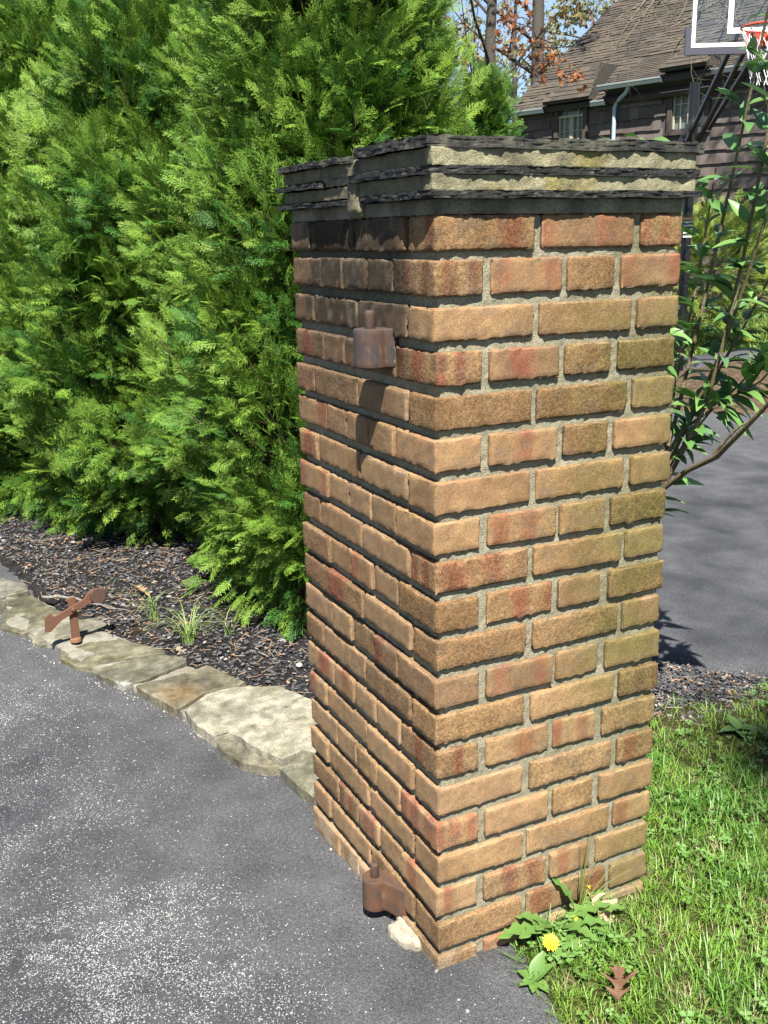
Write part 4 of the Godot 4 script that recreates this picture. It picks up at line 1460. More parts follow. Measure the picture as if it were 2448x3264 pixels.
# ------------------------------------------------------------------ trees
func limb(mb: MB, from: Vector3, dir: Vector3, length: float, radius: float, level: int, ends: Array, bend := 0.35, kids := 4, up := 0.25) -> void:
	var path := [from]
	var radii := [radius]
	var d := dir
	var n := 6
	for k in n:
		d = (d + Vector3(rr(-1, 1), rr(-1, 1) + up, rr(-1, 1)) * bend * 0.35).normalized()
		path.append(path[k] + d * length / n)
		radii.append(radius * (1.0 - 0.72 * (k + 1) / n))
	mb.tube(path, radii, 7 if level > 1 else (5 if level > 0 else 3), false)
	if level == 0:
		ends.append([path[n], d])
		ends.append([path[3], d])
		return
	for k in kids:
		var t := rr(0.3, 1.0)
		var p := path_at(path, t)
		var a := rr(0, TAU)
		var side := d.cross(Vector3(cos(a), sin(a) * 0.3, sin(a))).normalized()
		limb(mb, p, (d * rr(0.3, 0.8) + side).normalized(), length * rr(0.4, 0.68), radius * (1.0 - 0.7 * t) * 0.65, level - 1, ends, bend, kids, up)


func oak(called: String, label: String, at: Vector3, height: float, radius: float, levels: int, kids: int, sd: int, leaf_col: Array, leaf_share: float, leaf_size: float, first: float, lean := Vector3.ZERO, group := "") -> void:
	rng.seed = sd
	var o := thing(called, label, "tree", at, group)
	var mb := MB.new()
	mb.col = Color(0.16, 0.145, 0.125)
	var path := []
	var radii := []
	for k in 11:
		var f := k / 10.0
		path.append(Vector3(0, -0.1 + height * f, 0) + lean * f * f * height + Vector3(n_lo.get_noise_2d(f * 3.0, sd) * 0.25, 0, n_lo.get_noise_2d(f * 3.0, sd + 50) * 0.25) * radius * 3.0)
		radii.append(radius * (1.0 - 0.75 * f) * (1.0 + 0.5 * exp(-f * 18.0)))
	mb.tube(path, radii, 12)
	for k in mb.v.size():
		mb.c[k] *= 1.0 + 0.35 * n_lo.get_noise_3dv(mb.v[k] * 3.0)
	obj("trunk", mb.mesh(), M.bark, o)
	var br := MB.new()
	br.col = Color(0.13, 0.11, 0.09)
	var ends := []
	for k in 11:
		var t := lerpf(first, 1.0, (k + rr(0, 0.8)) / 11.0)
		var a := rr(0, TAU)
		limb(br, path_at(path, minf(t, 0.99)), Vector3(cos(a), rr(0.1, 0.8), sin(a)).normalized(), height * rr(0.22, 0.36) * (1.2 - 0.5 * t), radius * (1.0 - 0.7 * t) * 0.3, levels, ends, 0.5, kids, 0.15)
	obj("branches", br.mesh(), M.bark, o)
	if leaf_col.is_empty():
		return
	var xf := []
	var cl := []
	for e in ends:
		if rng.randf() > leaf_share:
			continue
		for j in 11:
			var b := Basis.from_euler(Vector3(rr(-1.5, 1.5), rr(0, TAU), rr(-1.5, 1.5))).scaled(Vector3.ONE * leaf_size * rr(0.6, 1.2))
			xf.append(Transform3D(b, e[0] + Vector3(rr(-1, 1), rr(-1.2, 0.4), rr(-1, 1)) * leaf_size * 1.6))
			cl.append(rc(leaf_col[0], leaf_col[1]))
	if xf:
		scatter("crown", T.oakleaf, M.dryleaf, xf, cl, o)


# ------------------------------------------------------------------ house
func shingle(sd: int, w: float, h: float, th: float) -> ArrayMesh:
	var r := RandomNumberGenerator.new()
	r.seed = sd
	var mb := MB.new()
	var k := r.randf_range(0.8, 1.15)
	mb.col = Color(k, k, k)
	var d := r.randf_range(-0.012, 0.012)
	var e := r.randf_range(-0.008, 0.008)
	var p := [Vector3(-w / 2, d, th), Vector3(w / 2, d + e, th), Vector3(w / 2, h, 0.004), Vector3(-w / 2, h, 0.004)]
	var q := [Vector3(-w / 2, d, 0), Vector3(w / 2, d + e, 0), Vector3(w / 2, h, 0), Vector3(-w / 2, h, 0)]
	mb.face(p[0], p[3], p[2], p[1])
	mb.face(q[0], p[0], p[1], q[1])
	mb.face(q[0], q[3], p[3], p[0])
	mb.face(q[1], p[1], p[2], q[2])
	mb.face(q[3], q[2], p[2], p[3])
	return mb.mesh(false)


func house() -> void:
	rng.seed = 900
	var o := thing("shingled_house", "brown house with wood shingled walls, steep shingle roof and multi-pane windows", "house", Vector3(17.68, 0.0, -3.47))
	o.basis = Basis(Vector3(0.2588, 0, 0.9659), Vector3.UP, Vector3(-0.9659, 0, 0.2588))
	var s0 := -16.85
	var s1 := -4.0
	var mid := -14.22     # where the eave steps up
	var e_lo := 4.16
	var e_hi := 4.45
	var wallc := Color(0.085, 0.07, 0.066)
	# walls with real window openings
	var wins := [[-15.6, -14.9, 3.05, 4.2], [-12.63, -11.88, 3.45, 4.42], [-9.6, -8.6, 3.3, 4.3]]
	var mb := MB.new()
	mb.col = wallc
	var xs := [s0]
	for w in wins:
		xs.append(w[0])
		xs.append(w[1])
	xs.append(s1)
	for k in range(0, xs.size(), 2):
		var top := e_hi if xs[k] > mid else (e_lo + 0.12)
		if xs[k] < mid and xs[k + 1] > mid:
			mb.box(Vector3(xs[k], 0, -0.2), Vector3(mid, e_lo + 0.12, 0))
			mb.box(Vector3(mid + 0.001, 0, -0.2), Vector3(xs[k + 1], e_hi, 0))
		else:
			mb.box(Vector3(xs[k], 0, -0.2), Vector3(xs[k + 1], top, 0))
	for w in wins:
		mb.box(Vector3(w[0] + 0.001, 0, -0.2), Vector3(w[1] - 0.001, w[2], -0.001))
		mb.box(Vector3(w[0] + 0.001, w[3], -0.2), Vector3(w[1] - 0.001, maxf(w[3] + 0.05, e_hi if w[0] > mid else e_lo + 0.1), -0.001))
	mb.box(Vector3(s0, 0, -7.0), Vector3(s0 + 0.2, e_lo, -0.201))
	obj("wall", mb.mesh(false), M.matte, o)
	# wall shingles, course by course
	var sh := []
	for k in 6:
		sh.append(shingle(k, 0.15 + 0.02 * k, 0.27, 0.045))
	var wm := []
	for k in 4:
		wm.append(plain(Color(0.135, 0.108, 0.095).lerp(Color(0.088, 0.069, 0.06), k / 3.0), 0.85))
	var xf := []
	var cl := []
	var made := 0
	for row in 18:
		var y := -0.02 + 0.25 * row
		var s := s0 + rr(0, 0.1)
		while s < s1:
			var k := rng.randi() % 6
			var w := 0.15 + 0.02 * k
			var c := s + w / 2
			s += w + 0.006
			if y + 0.1 > (e_hi if c > mid else e_lo):
				continue
			var hit := false
			for q in wins:
				if c > q[0] - 0.12 - w / 2 and c < q[1] + 0.12 + w / 2 and y + 0.26 > q[2] - 0.1 and y < q[3] + 0.08:
					hit = true
			if hit:
				continue
			var seen := (y > 2.9 and c < -12.6) or (c > -12.0 and c < -10.2 and y > 1.4) or (c >= -12.6 and c <= -12.0 and y > 2.9)
			if seen and made < 298:
				var m := obj("shingle", sh[k], wm[rng.randi() % 4], o)
				m.position = Vector3(c, y + rr(-0.006, 0.006), 0.002)
				made += 1
			else:
				xf.append(Transform3D(Basis().scaled(Vector3(w / 0.2, 1, 1)), Vector3(c, y, 0.002)))
				cl.append(rc(Color(0.135, 0.108, 0.095), Color(0.088, 0.069, 0.06)))
	scatter("wall_shingles", shingle(9, 0.2, 0.27, 0.028), M.matte, xf, cl, o)
	# roof: a plane rising from the eave, its shingles in courses
	var pitch := deg_to_rad(35.0)
	var slope := Vector3(0, sin(pitch), -cos(pitch))
	var nrm := Vector3(0, cos(pitch), sin(pitch))
	var eave := Vector3(0, e_lo, 0.2)
	var deck := MB.new()
	deck.col = Color(0.05, 0.042, 0.036)
	var run := 7.6
	var a0 := Vector3(s0 - 0.25, 0, 0) + eave
	var a1 := Vector3(s1, 0, 0) + eave
	var under := nrm * -0.1
	for q in [[a0, a1]]:
		deck.face(q[0], q[0] + slope * run, q[1] + slope * run, q[1])
		deck.face(q[0] + under, q[1] + under, q[1] + slope * run + under, q[0] + slope * run + under)
		deck.face(q[0], q[1], q[1] + under, q[0] + under)
		deck.face(q[0] + slope * run, q[0], q[0] + under, q[0] + slope * run + under)
	var ridge := Vector3(0, eave.y + sin(pitch) * run, eave.z - cos(pitch) * run)
	deck.face(a0 + slope * run, Vector3(s0 - 0.25, e_lo, ridge.z - 6.0), Vector3(s1, e_lo, ridge.z - 6.0), a1 + slope * run)
	var roof := obj("roof", deck.mesh(false), M.matte, o)
	# gable end below the rake
	var gb := MB.new()
	gb.col = wallc
	gb.tri(gb.vert(Vector3(s0, e_lo - 0.1, 0)), gb.vert(Vector3(s0, ridge.y - 0.15, ridge.z)), gb.vert(Vector3(s0, e_lo - 0.1, ridge.z - 5.0)))
	obj("gable", gb.mesh(false), M.matte, o)
	# the raised eave right of the step
	var up0 := Vector3(mid, e_hi, 0.25)
	var sl2 := Vector3(0, sin(deg_to_rad(25.0)), -cos(deg_to_rad(25.0)))
	var d2 := MB.new()
	d2.col = Color(0.05, 0.042, 0.036)
	d2.face(up0, up0 + sl2 * 2.1, Vector3(s1, 0, 0) + Vector3(0, up0.y, up0.z) + sl2 * 2.1, Vector3(s1, up0.y, up0.z))
	d2.face(Vector3(mid, up0.y - 0.09, up0.z), Vector3(s1, up0.y - 0.09, up0.z), Vector3(s1, up0.y - 0.3, -0.1), Vector3(mid, up0.y - 0.3, -0.1))
	d2.face(up0, Vector3(s1, up0.y, up0.z), Vector3(s1, up0.y - 0.09, up0.z), up0 - Vector3(0, 0.09, 0))
	d2.col = Color(0.02, 0.017, 0.014)  # step side in a darker roof colour, painted as if shaded
	d2.face(up0 - Vector3(0, 0.09, 0), Vector3(mid, up0.y - 0.35, -0.1), up0 + sl2 * 2.1, up0)
	obj("upper_roof", d2.mesh(false), M.matte, o)
	var tile := shingle(21, 0.2, 0.17, 0.02)
	var rx := []
	var rcl := []
	var nrow := int(run / 0.135)
	for row in nrow:
		var at := eave + slope * (row * 0.135 - 0.02)
		var s := s0 - 0.25 + rr(0, 0.12)
		while s < s1:
			var w := rr(0.13, 0.26)
			var c := s + w / 2
			s += w + 0.005
			if c > mid and row < 13:
				continue
			var b := Basis(Vector3.RIGHT * w / 0.2, slope * rr(0.94, 1.06), nrm * rr(0.8, 1.4))
			rx.append(Transform3D(b, Vector3(c, at.y + rr(-0.006, 0.006), at.z) + nrm * 0.004))
			var k := clampf(0.5 + n_lo.get_noise_2d(c * 1.2, row * 0.35) * 1.3 + rr(-0.35, 0.35), 0.0, 1.0)
			rcl.append(Color(0.036, 0.031, 0.024).lerp(Color(0.075, 0.06, 0.043), k))
	var n2 := Vector3(0, cos(deg_to_rad(25.0)), sin(deg_to_rad(25.0)))
	for row in 16:
		var at := Vector3(0, up0.y, up0.z) + sl2 * (row * 0.13 - 0.02)
		var s := mid + rr(0, 0.1)
		while s < s1:
			var w := rr(0.13, 0.26)
			var c := s + w / 2
			s += w + 0.005
			rx.append(Transform3D(Basis(Vector3.RIGHT * w / 0.2, sl2 * rr(0.94, 1.06), n2), Vector3(c, at.y, at.z) + n2 * 0.004))
			rcl.append(rc(Color(0.036, 0.031, 0.024), Color(0.072, 0.058, 0.042)))
	scatter("roof_shingles", tile, M.matte, rx, rcl, roof)
	# hooded roofs over the windows
	for q in [[-15.85, -14.55, 4.28, 0.3, -15.1, -14.78, 0.76, 0.66], [-12.78, -11.70, 4.6, 0.34, -12.4, -12.0, 0.45, 0.5]]:
		var L := Vector3(q[0], q[2], q[3])
		var Rr := Vector3(q[1], q[2], q[3])
		var back: float = q[7]
		var rise: float = q[6]
		var tp := Vector3(q[4], q[2] + rise, q[3] - back)
		var tq := Vector3(q[5], q[2] + rise, q[3] - back)
		var far := Vector3(0, 0, -rise - 0.5)
		var dm := MB.new()
		dm.col = Color(0.04, 0.034, 0.027)
		dm.face(L, tp, tq, Rr)
		dm.col = Color(0.02, 0.017, 0.014)  # hood sides coloured darker to stand for their shade
		dm.face(Rr, tq, tq + far, Rr + far)
		dm.face(L, L + far, tp + far, tp)
		dm.face(tp, tp + far, tq + far, tq)
		dm.col = Color(0.05, 0.04, 0.035)
		dm.face(L, Rr, Rr - Vector3(0, 0.06, 0), L - Vector3(0, 0.06, 0))
		dm.face(L - Vector3(0, 0.06, 0), Rr - Vector3(0, 0.06, 0), Vector3(q[1], q[2] - 0.06, -0.1), Vector3(q[0], q[2] - 0.06, -0.1))
		dm.face(Rr, Rr + far, Rr + far - Vector3(0, 0.06, 0), Rr - Vector3(0, 0.06, 0))
		var hood := obj("window_hood", dm.mesh(false), M.matte, o)
		var hx := []
		var hc := []
		var sv := (tp - L)
		var hl := Vector3(0, rise, -back).length()
		var hs := Vector3(0, rise, -back) / hl
		var hn := Vector3(0, hs.z * -1.0, hs.y)
		for row in int(hl / 0.13):
			var f := row * 0.13 / hl
			var sa := lerpf(L.x, tp.x, f)
			var sb := lerpf(Rr.x, tq.x, f)
			var s := sa
			while s < sb - 0.08:
				var w := minf(rr(0.13, 0.24), sb - s)
				hx.append(Transform3D(Basis(Vector3.RIGHT * w / 0.2, hs, hn), Vector3(s + w / 2, L.y, L.z) + hs * (row * 0.13 - 0.02) + hn * 0.004))
				hc.append(rc(Color(0.036, 0.031, 0.024), Color(0.075, 0.06, 0.043)))
				s += w + 0.005
		scatter("hood_shingles", tile, M.matte, hx, hc, hood)
		sv = Vector3.ZERO
	# windows
	for wi in wins.size():
		var w: Array = wins[wi]
		var f := MB.new()
		f.col = Color(0.07, 0.052, 0.045)
		var wd := 0.11
		f.box(Vector3(w[0] - wd, w[2] - 0.06, 0.003), Vector3(w[0], w[3] + 0.06, 0.06))
		f.box(Vector3(w[1], w[2] - 0.06, 0.003), Vector3(w[1] + wd, w[3] + 0.06, 0.06))
		f.box(Vector3(w[0] - wd - 0.02, w[2] - 0.12, 0.004), Vector3(w[1] + wd + 0.02, w[2] - 0.061, 0.1))
		f.box(Vector3(w[0], w[3], 0.003), Vector3(w[1], w[3] + 0.06, 0.06))
		var fr := obj("window_frame", f.mesh(false), M.matte, o)
		var tz := lerpf(w[2], w[3], 0.76 if wi == 0 else 0.72)
		var mu := MB.new()
		mu.col = Color(0.42, 0.37, 0.28)
		mu.box(Vector3(w[0] + 0.002, tz, -0.02), Vector3(w[1] - 0.002, tz + 0.05, 0.03))
		var cx: float = (w[0] + w[1]) / 2
		mu.box(Vector3(cx - 0.03, w[2], -0.025), Vector3(cx + 0.03, tz, 0.02))
		for k in 2:
			var a: float = w[0] if k == 0 else cx + 0.03
			var b: float = cx - 0.03 if k == 0 else w[1]
			mu.box(Vector3(a + 0.002, w[2] + 0.001, -0.03), Vector3(a + 0.03, tz - 0.001, 0.01))
			mu.box(Vector3((a + b) / 2 - 0.009, w[2], -0.03), Vector3((a + b) / 2 + 0.009, tz, 0.0))
			for j in 2:
				var y := lerpf(w[2], tz, (j + 1) / 3.0)
				mu.box(Vector3(a + 0.003, y, -0.029), Vector3(b, y + 0.017, -0.001))
			mu.box(Vector3((a + b) / 2 - 0.012, tz + 0.05, -0.03), Vector3((a + b) / 2 + 0.012, w[3], 0.0))
		obj("muntins", mu.mesh(false), M.matte, fr)
		var g := MB.new()
		g.col = Color(1, 1, 1)
		g.box(Vector3(w[0], w[2], -0.05), Vector3(w[1], w[3], -0.045))
		obj("pane", g.mesh(false), M.house_glass, fr)
		var dk := MB.new()
		dk.col = Color(0.02, 0.02, 0.02)  # near-black panel behind the pane stands in for the unlit room
		dk.box(Vector3(w[0] - 0.2, w[2] - 0.2, -0.75), Vector3(w[1] + 0.2, w[3] + 0.2, -0.7))
		obj("dark_backing", dk.mesh(false), M.matte, fr)
	# gutters and the downspout
	for q in [[s0 - 0.2, -15.86, e_lo, 0.2], [-14.52, mid + 0.05, e_lo, 0.2], [mid - 0.1, -12.75, e_hi, 0.25], [-11.6, s1, e_hi, 0.25]]:
		var gm := MB.new()
		gm.col = Color(0.24, 0.28, 0.28)
		gm.box(Vector3(q[0], q[2] - 0.02, q[3] + 0.1), Vector3(q[1], q[2] + 0.012, q[3] + 0.115))
		gm.col = Color(0.05, 0.07, 0.07)
		gm.box(Vector3(q[0], q[2] - 0.1, q[3] - 0.02), Vector3(q[1], q[2] - 0.021, q[3] + 0.11))
		obj("gutter", gm.mesh(false), M.matte, o)
	var ds := MB.new()
	ds.col = Color(0.36, 0.42, 0.48)
	ds.tube([Vector3(-13.55, 4.38, 0.28), Vector3(-13.62, 4.25, 0.27), Vector3(-13.95, 4.12, 0.12), Vector3(-14.02, 4.0, 0.1), Vector3(-14.03, 0.2, 0.1)], [0.045, 0.045, 0.045, 0.045, 0.045], 10)
	obj("downspout", ds.mesh(), M.gloss, o)


# ------------------------------------------------------------------ basketball hoop
func hoop() -> void:
	var az := deg_to_rad(29.0)
	var face_dir := Vector3(-sin(az), 0, cos(az))        # the board looks this way
	var right := Vector3(cos(az), 0, sin(az))
	var corner := Vector3(5.87, 2.94, -5.92)              # lower left corner of the board
	var o := thing("basketball_hoop", "basketball hoop with clear backboard, red rim and black pole", "basketball hoop", Vector3(6.0, 0.0, -6.9))
	o.basis = Basis(right, Vector3.UP, face_dir)
	var lc: Vector3 = o.transform.affine_inverse() * corner
	var W := 1.28
	var H := 0.82
	var b0 := lc
	var g := MB.new()
	g.col = Color(1, 1, 1)
	g.box(b0 + Vector3(0.02, 0.02, -0.012), b0 + Vector3(W - 0.02, H - 0.02, 0.0))
	var board := obj("backboard", g.mesh(false), M.acrylic, o)
	var wl := MB.new()
	wl.col = Color(0.8, 0.8, 0.82)
	var t := 0.032
	var z0 := 0.002
	for q in [[0.03, 0.035, W - 0.03, 0.035 + t], [0.03, H - 0.03 - t, W - 0.03, H - 0.03], [0.03, 0.0355 + t, 0.03 + t, H - 0.031 - t], [W - 0.03 - t, 0.0355 + t, W - 0.03, H - 0.031 - t]]:
		wl.box(b0 + Vector3(q[0], q[1], z0), b0 + Vector3(q[2], q[3], z0 + 0.003))
	var ix := W / 2 - 0.305
	for q in [[ix, 0.14, W - ix, 0.14 + 0.045], [ix, 0.14 + 0.42, W - ix, 0.14 + 0.46], [ix, 0.1855, ix + 0.045, 0.5595], [W - ix - 0.045, 0.1855, W - ix, 0.5595]]:
		wl.box(b0 + Vector3(q[0], q[1], z0), b0 + Vector3(q[2], q[3], z0 + 0.003))
	obj("white_lines", wl.mesh(false), M.matte, board)
	var pad := MB.new()
	pad.col = Color(0.07, 0.065, 0.085)
	pad.box(b0 + Vector3(-0.02, -0.025, -0.035), b0 + Vector3(W + 0.02, 0.03, 0.012))
	pad.box(b0 + Vector3(-0.02, 0.0305, -0.035), b0 + Vector3(0.026, 0.2, 0.012))
	pad.box(b0 + Vector3(W - 0.026, 0.0305, -0.035), b0 + Vector3(W + 0.02, 0.2, 0.012))
	obj("edge_padding", pad.mesh(false), M.gloss, o)
	var rimc := b0 + Vector3(W / 2 - 0.05, 0.12, 0.38)
	var ring := []
	var rr0 := []
	for k in 33:
		ring.append(rimc + Vector3(cos(TAU * k / 32), 0, sin(TAU * k / 32)) * 0.235)
		rr0.append(0.0095)
	var rim := MB.new()
	rim.col = Color(0.5, 0.06, 0.025)
	rim.tube(ring, rr0, 8)
	rim.box(rimc + Vector3(-0.09, -0.09, -0.375), rimc + Vector3(0.09, 0.02, -0.355))
	rim.bar(rimc + Vector3(-0.06, -0.06, -0.36), rimc + Vector3(-0.08, 0, -0.22), 0.02, 0.02)
	rim.bar(rimc + Vector3(0.06, -0.06, -0.36), rimc + Vector3(0.08, 0, -0.22), 0.02, 0.02)
	var ri := obj("rim", rim.mesh(), M.gloss, o)
	var net := MB.new()
	net.col = Color(0.6, 0.6, 0.62)
	for k in 12:
		for s in [-1, 1]:
			var path := []
			var rad := []
			for j in 7:
				var f := j / 6.0
				var a: float = TAU * k / 12 + s * f * 0.9
				var r := lerpf(0.225, 0.125, pow(f, 0.7))
				path.append(rimc + Vector3(cos(a) * r, -0.02 - 0.42 * f, sin(a) * r))
				rad.append(0.005)
			net.tube(path, rad, 4, false)
	obj("net", net.mesh(), M.matte, ri)
	# pole, lift arms and bolts
	var pl := MB.new()
	var px := b0.x + 0.33
	var pz := b0.z - 1.0
	pl.col = Color(0.008, 0.009, 0.01)
	pl.tube([Vector3(px, -0.1, pz), Vector3(px, 1.4, pz), Vector3(px, 2.82, pz)], [0.05, 0.05, 0.05], 16)
	obj("pole", pl.mesh(), M.gloss, o)
	var lab := MB.new()
	lab.col = Color(0.45, 0.45, 0.44)
	lab.box(Vector3(px - 0.048, 1.36, pz + 0.0515), Vector3(px + 0.04, 1.52, pz + 0.053))
	lab.col = Color(0.5, 0.3, 0.12)
	lab.box(Vector3(px - 0.06, 1.53, pz + 0.0515), Vector3(px + 0.06, 1.555, pz + 0.054))
	lab.col = Color(0.02, 0.02, 0.02)
	for k in 4:
		lab.box(Vector3(px - 0.046, 1.38 + 0.035 * k, pz + 0.0535), Vector3(px + 0.038, 1.395 + 0.035 * k, pz + 0.0545))
	obj("height_scale", lab.mesh(false), M.matte, o)
	for s in [-0.07, 0.07, 0.2]:
		var am := MB.new()
		am.col = Color(0.008, 0.009, 0.01)
		am.bar(Vector3(px + s * 0.8, 2.2 + absf(s), pz), Vector3(px + 0.2 + s, b0.y + 0.2, b0.z - 0.03), 0.035, 0.06, Vector3.BACK)
		obj("lift_arm", am.mesh(false), M.gloss, o)
	var sp := MB.new()
	sp.col = Color(0.008, 0.009, 0.01)
	sp.bar(Vector3(px - 0.16, 2.15, pz + 0.12), Vector3(px - 0.2, 0.95, pz + 0.16), 0.05, 0.05, Vector3.BACK)
	sp.bar(Vector3(px - 0.18, 2.2, pz + 0.1), Vector3(px + 0.05, 2.6, pz), 0.03, 0.05, Vector3.BACK)
	obj("adjuster", sp.mesh(false), M.gloss, o)
	var bt := MB.new()
	bt.col = Color(0.6, 0.6, 0.6)
	for y in [2.0, 2.06, 2.45]:
		bt.box(Vector3(px - 0.012, y, pz + 0.051), Vector3(px + 0.012, y + 0.02, pz + 0.058))
	obj("bolt", bt.mesh(false), M.gloss, o)


# ------------------------------------------------------------------ far plants
func shrub(called: String, label: String, at: Vector3, R: float, H: float, n: int, size: float, c0: Color, c1: Color, sd: int, group := "") -> void:
	rng.seed = sd
	var o := thing(called, label, "shrub", at, group)
	var mb := MB.new()
	mb.col = Color(0.12, 0.09, 0.07)
	for k in 7:
		var a := rr(0, TAU)
		mb.tube([Vector3(0, -0.05, 0), Vector3(cos(a) * R * 0.3, H * 0.4, sin(a) * R * 0.3), Vector3(cos(a) * R * 0.6, H * 0.75, sin(a) * R * 0.6)], [0.03, 0.02, 0.008], 5)
	obj("stems", mb.mesh(), M.bark, o)
	var xf := []
	var cl := []
	for k in n:
		var d := Vector3(rr(-1, 1), rr(-0.75, 1), rr(-1, 1)).normalized()
		var lump := 1.0 + 0.35 * n_lo.get_noise_3dv((d * R + at) * 2.0)
		var r := rr(0.55, 1.0) * lump
		var p := Vector3(d.x * R * r, H * 0.5 + d.y * H * 0.5 * r, d.z * R * r)
		var dir := (d + Vector3(rr(-.6, .6), rr(-.1, .8), rr(-.6, .6))).normalized()
		xf.append(Transform3D(aim(dir, Vector3(rr(-1, 1), 1, rr(-1, 1)), size * rr(0.6, 1.3)), p))
		cl.append(rc(c0, c1) * rr(0.8, 1.2))
	scatter("foliage", T.sprays[sd % 3], M.conifer, xf, cl, o)


func far_things() -> void:
	shrub("yellow_conifer", "yellowish conifer shrub behind the hoop pole, seen past the pillar", Vector3(8.6, 0.0, -8.6), 1.0, 1.75, 2600, 0.2, Color(0.2, 0.25, 0.04), Color(0.12, 0.19, 0.04), 12)
	shrub("green_conifer", "darker rounded conifer shrub right of the yellowish one by the house", Vector3(11.2, 0.0, -8.2), 1.1, 1.5, 2200, 0.22, Color(0.09, 0.15, 0.03), Color(0.16, 0.22, 0.05), 13)
	shrub("foundation_shrub", "low green shrub against the house wall at the far right", Vector3(14.6, 0.0, -9.4), 1.2, 1.4, 2000, 0.25, Color(0.07, 0.13, 0.03), Color(0.13, 0.18, 0.05), 14)
	# purple flowers at the far lawn's edge
	rng.seed = 610
	var bm := MB.new()
	for k in 5:
		var a := TAU * k / 5
		bm.col = Color(1, 1, 1)
		bm.face(Vector3.ZERO, Vector3(cos(a - 0.4), 0.25, sin(a - 0.4)), Vector3(cos(a) * 1.2, 0.3, sin(a) * 1.2), Vector3(cos(a + 0.4), 0.25, sin(a + 0.4)))
	var xf := []
	var cl := []
	for k in 260:
		xf.append(Transform3D(Basis(Vector3.UP, rr(0, TAU)).scaled(Vector3.ONE * rr(0.02, 0.035)), Vector3(14.0 + rr(-1.2, 1.6), rr(0.03, 0.14), -12.3 + rr(-0.6, 0.6))))
		cl.append(rc(Color(0.3, 0.2, 0.6), Color(0.45, 0.35, 0.7)))
	scatter("purple_flowers", bm.mesh(), M.grass, xf, cl).set_meta("label", "purple ground flowers at the edge of the far lawn")
	var yx := []
	var yc := []
	for k in 60:
		yx.append(Transform3D(Basis(Vector3.UP, rr(0, TAU)).scaled(Vector3.ONE * rr(0.02, 0.03)), Vector3(rr(8.6, 14.5), rr(0.03, 0.06), rr(-12.5, -8.0))))
		yc.append(Color(0.8, 0.6, 0.02))
	scatter("far_dandelions", bm.mesh(), M.petal, yx, yc).set_meta("label", "yellow dandelion dots on the far lawn")
	# tufts on the far lawn
	var gx := []
	var gcs := []
	for k in 9000:
		var x := rr(7.5, 17.0)
		var z := rr(-14.5, -6.5)
		if poly_side(DRIVE2, x, z) > -0.1:
			continue
		gx.append(Transform3D(Basis(Vector3.UP, rr(0, TAU)).scaled(Vector3.ONE * rr(1.2, 2.4)), Vector3(x, -0.03, z)))
		gcs.append(rc(Color(0.1, 0.2, 0.03), Color(0.19, 0.28, 0.05)))
	scatter("far_lawn_grass", blades_mesh(7, 0.03, 0.02, 0.045, 0.004, 8), M.grass, gx, gcs).set_meta("label", "far lawn grass in front of the house")
	# trees
	var rust := [Color(0.34, 0.12, 0.035), Color(0.2, 0.07, 0.025)]
	var orange := [Color(0.42, 0.2, 0.05), Color(0.25, 0.1, 0.03)]
	var spring := [Color(0.2, 0.22, 0.06), Color(0.3, 0.27, 0.1)]
	var g := "bare trees behind the hedge and house"
	oak("oak_tree", "straight grey oak trunk rising left of the house roof, rusty leaves on twigs", Vector3(17.3, 0, -24.8), 15.0, 0.27, 2, 3, 1, rust, 0.75, 0.16, 0.3, Vector3(0.01, 0, 0.0), g)
	oak("oak_tree", "rusty-leaved oak between the hedge top and the grey trunk", Vector3(13.0, 0, -20.5), 12.0, 0.2, 2, 3, 2, rust, 1.0, 0.2, 0.2, Vector3(0.03, 0, 0.0), g)
	oak("oak_tree", "thin forked tree showing just above the house roof's left slope", Vector3(24.0, 0, -29.0), 17.0, 0.22, 2, 3, 3, rust, 0.8, 0.18, 0.3, Vector3(0.05, 0, 0), g)
	oak("oak_tree", "orange-leaved oak showing through the gap in the hedge top", Vector3(4.3, 0, -20.0), 11.0, 0.2, 2, 3, 4, orange, 1.0, 0.3, 0.12, Vector3.ZERO, g)
	oak("oak_tree", "brown-leaved oak behind the hedge's left end", Vector3(1.6, 0, -22.0), 11.0, 0.2, 2, 3, 5, orange, 1.0, 0.3, 0.12, Vector3.ZERO, g)
	var spots := [Vector3(14.5, 0, -33.0), Vector3(19.5, 0, -42.0), Vector3(23.0, 0, -40.0), Vector3(27.0, 0, -45.0), Vector3(20.0, 0, -30.0), Vector3(31.0, 0, -42.0)]
	var words := ["hazy budding tree just right of the hedge edge", "distant budding tree left of the grey trunk", "distant budding tree right of the grey trunk", "distant budding tree low behind the roof's left slope", "slim budding tree between hedge and grey trunk", "distant budding tree mostly hidden behind the roof"]
	for k in spots.size():
		oak("budding_tree", words[k], spots[k], rr(9.0, 12.0), 0.17, 2, 3, 20 + k, spring, 0.95, 0.24, 0.15, Vector3.ZERO, "budding trees in the far background")
	# small grey roofed shed far behind the hedge
	var sh := thing("garden_shed", "small grey shed roof glimpsed behind the hedge's right end", "shed", Vector3(14.6, 0, -20.8))
	sh.rotation.y = 0.5
	var wb := MB.new()
	wb.col = Color(0.25, 0.24, 0.22)
	wb.box(Vector3(-1.5, 0, -1.5), Vector3(1.5, 2.3, 1.5))
	obj("wall", wb.mesh(false), M.matte, sh)
	var rb := MB.new()
	rb.col = Color(0.2, 0.17, 0.15)
	rb.face(Vector3(-1.8, 2.2, 1.8), Vector3(-1.8, 3.4, 0), Vector3(1.8, 3.4, 0), Vector3(1.8, 2.2, 1.8))
	rb.face(Vector3(1.8, 2.2, -1.8), Vector3(1.8, 3.4, 0), Vector3(-1.8, 3.4, 0), Vector3(-1.8, 2.2, -1.8))
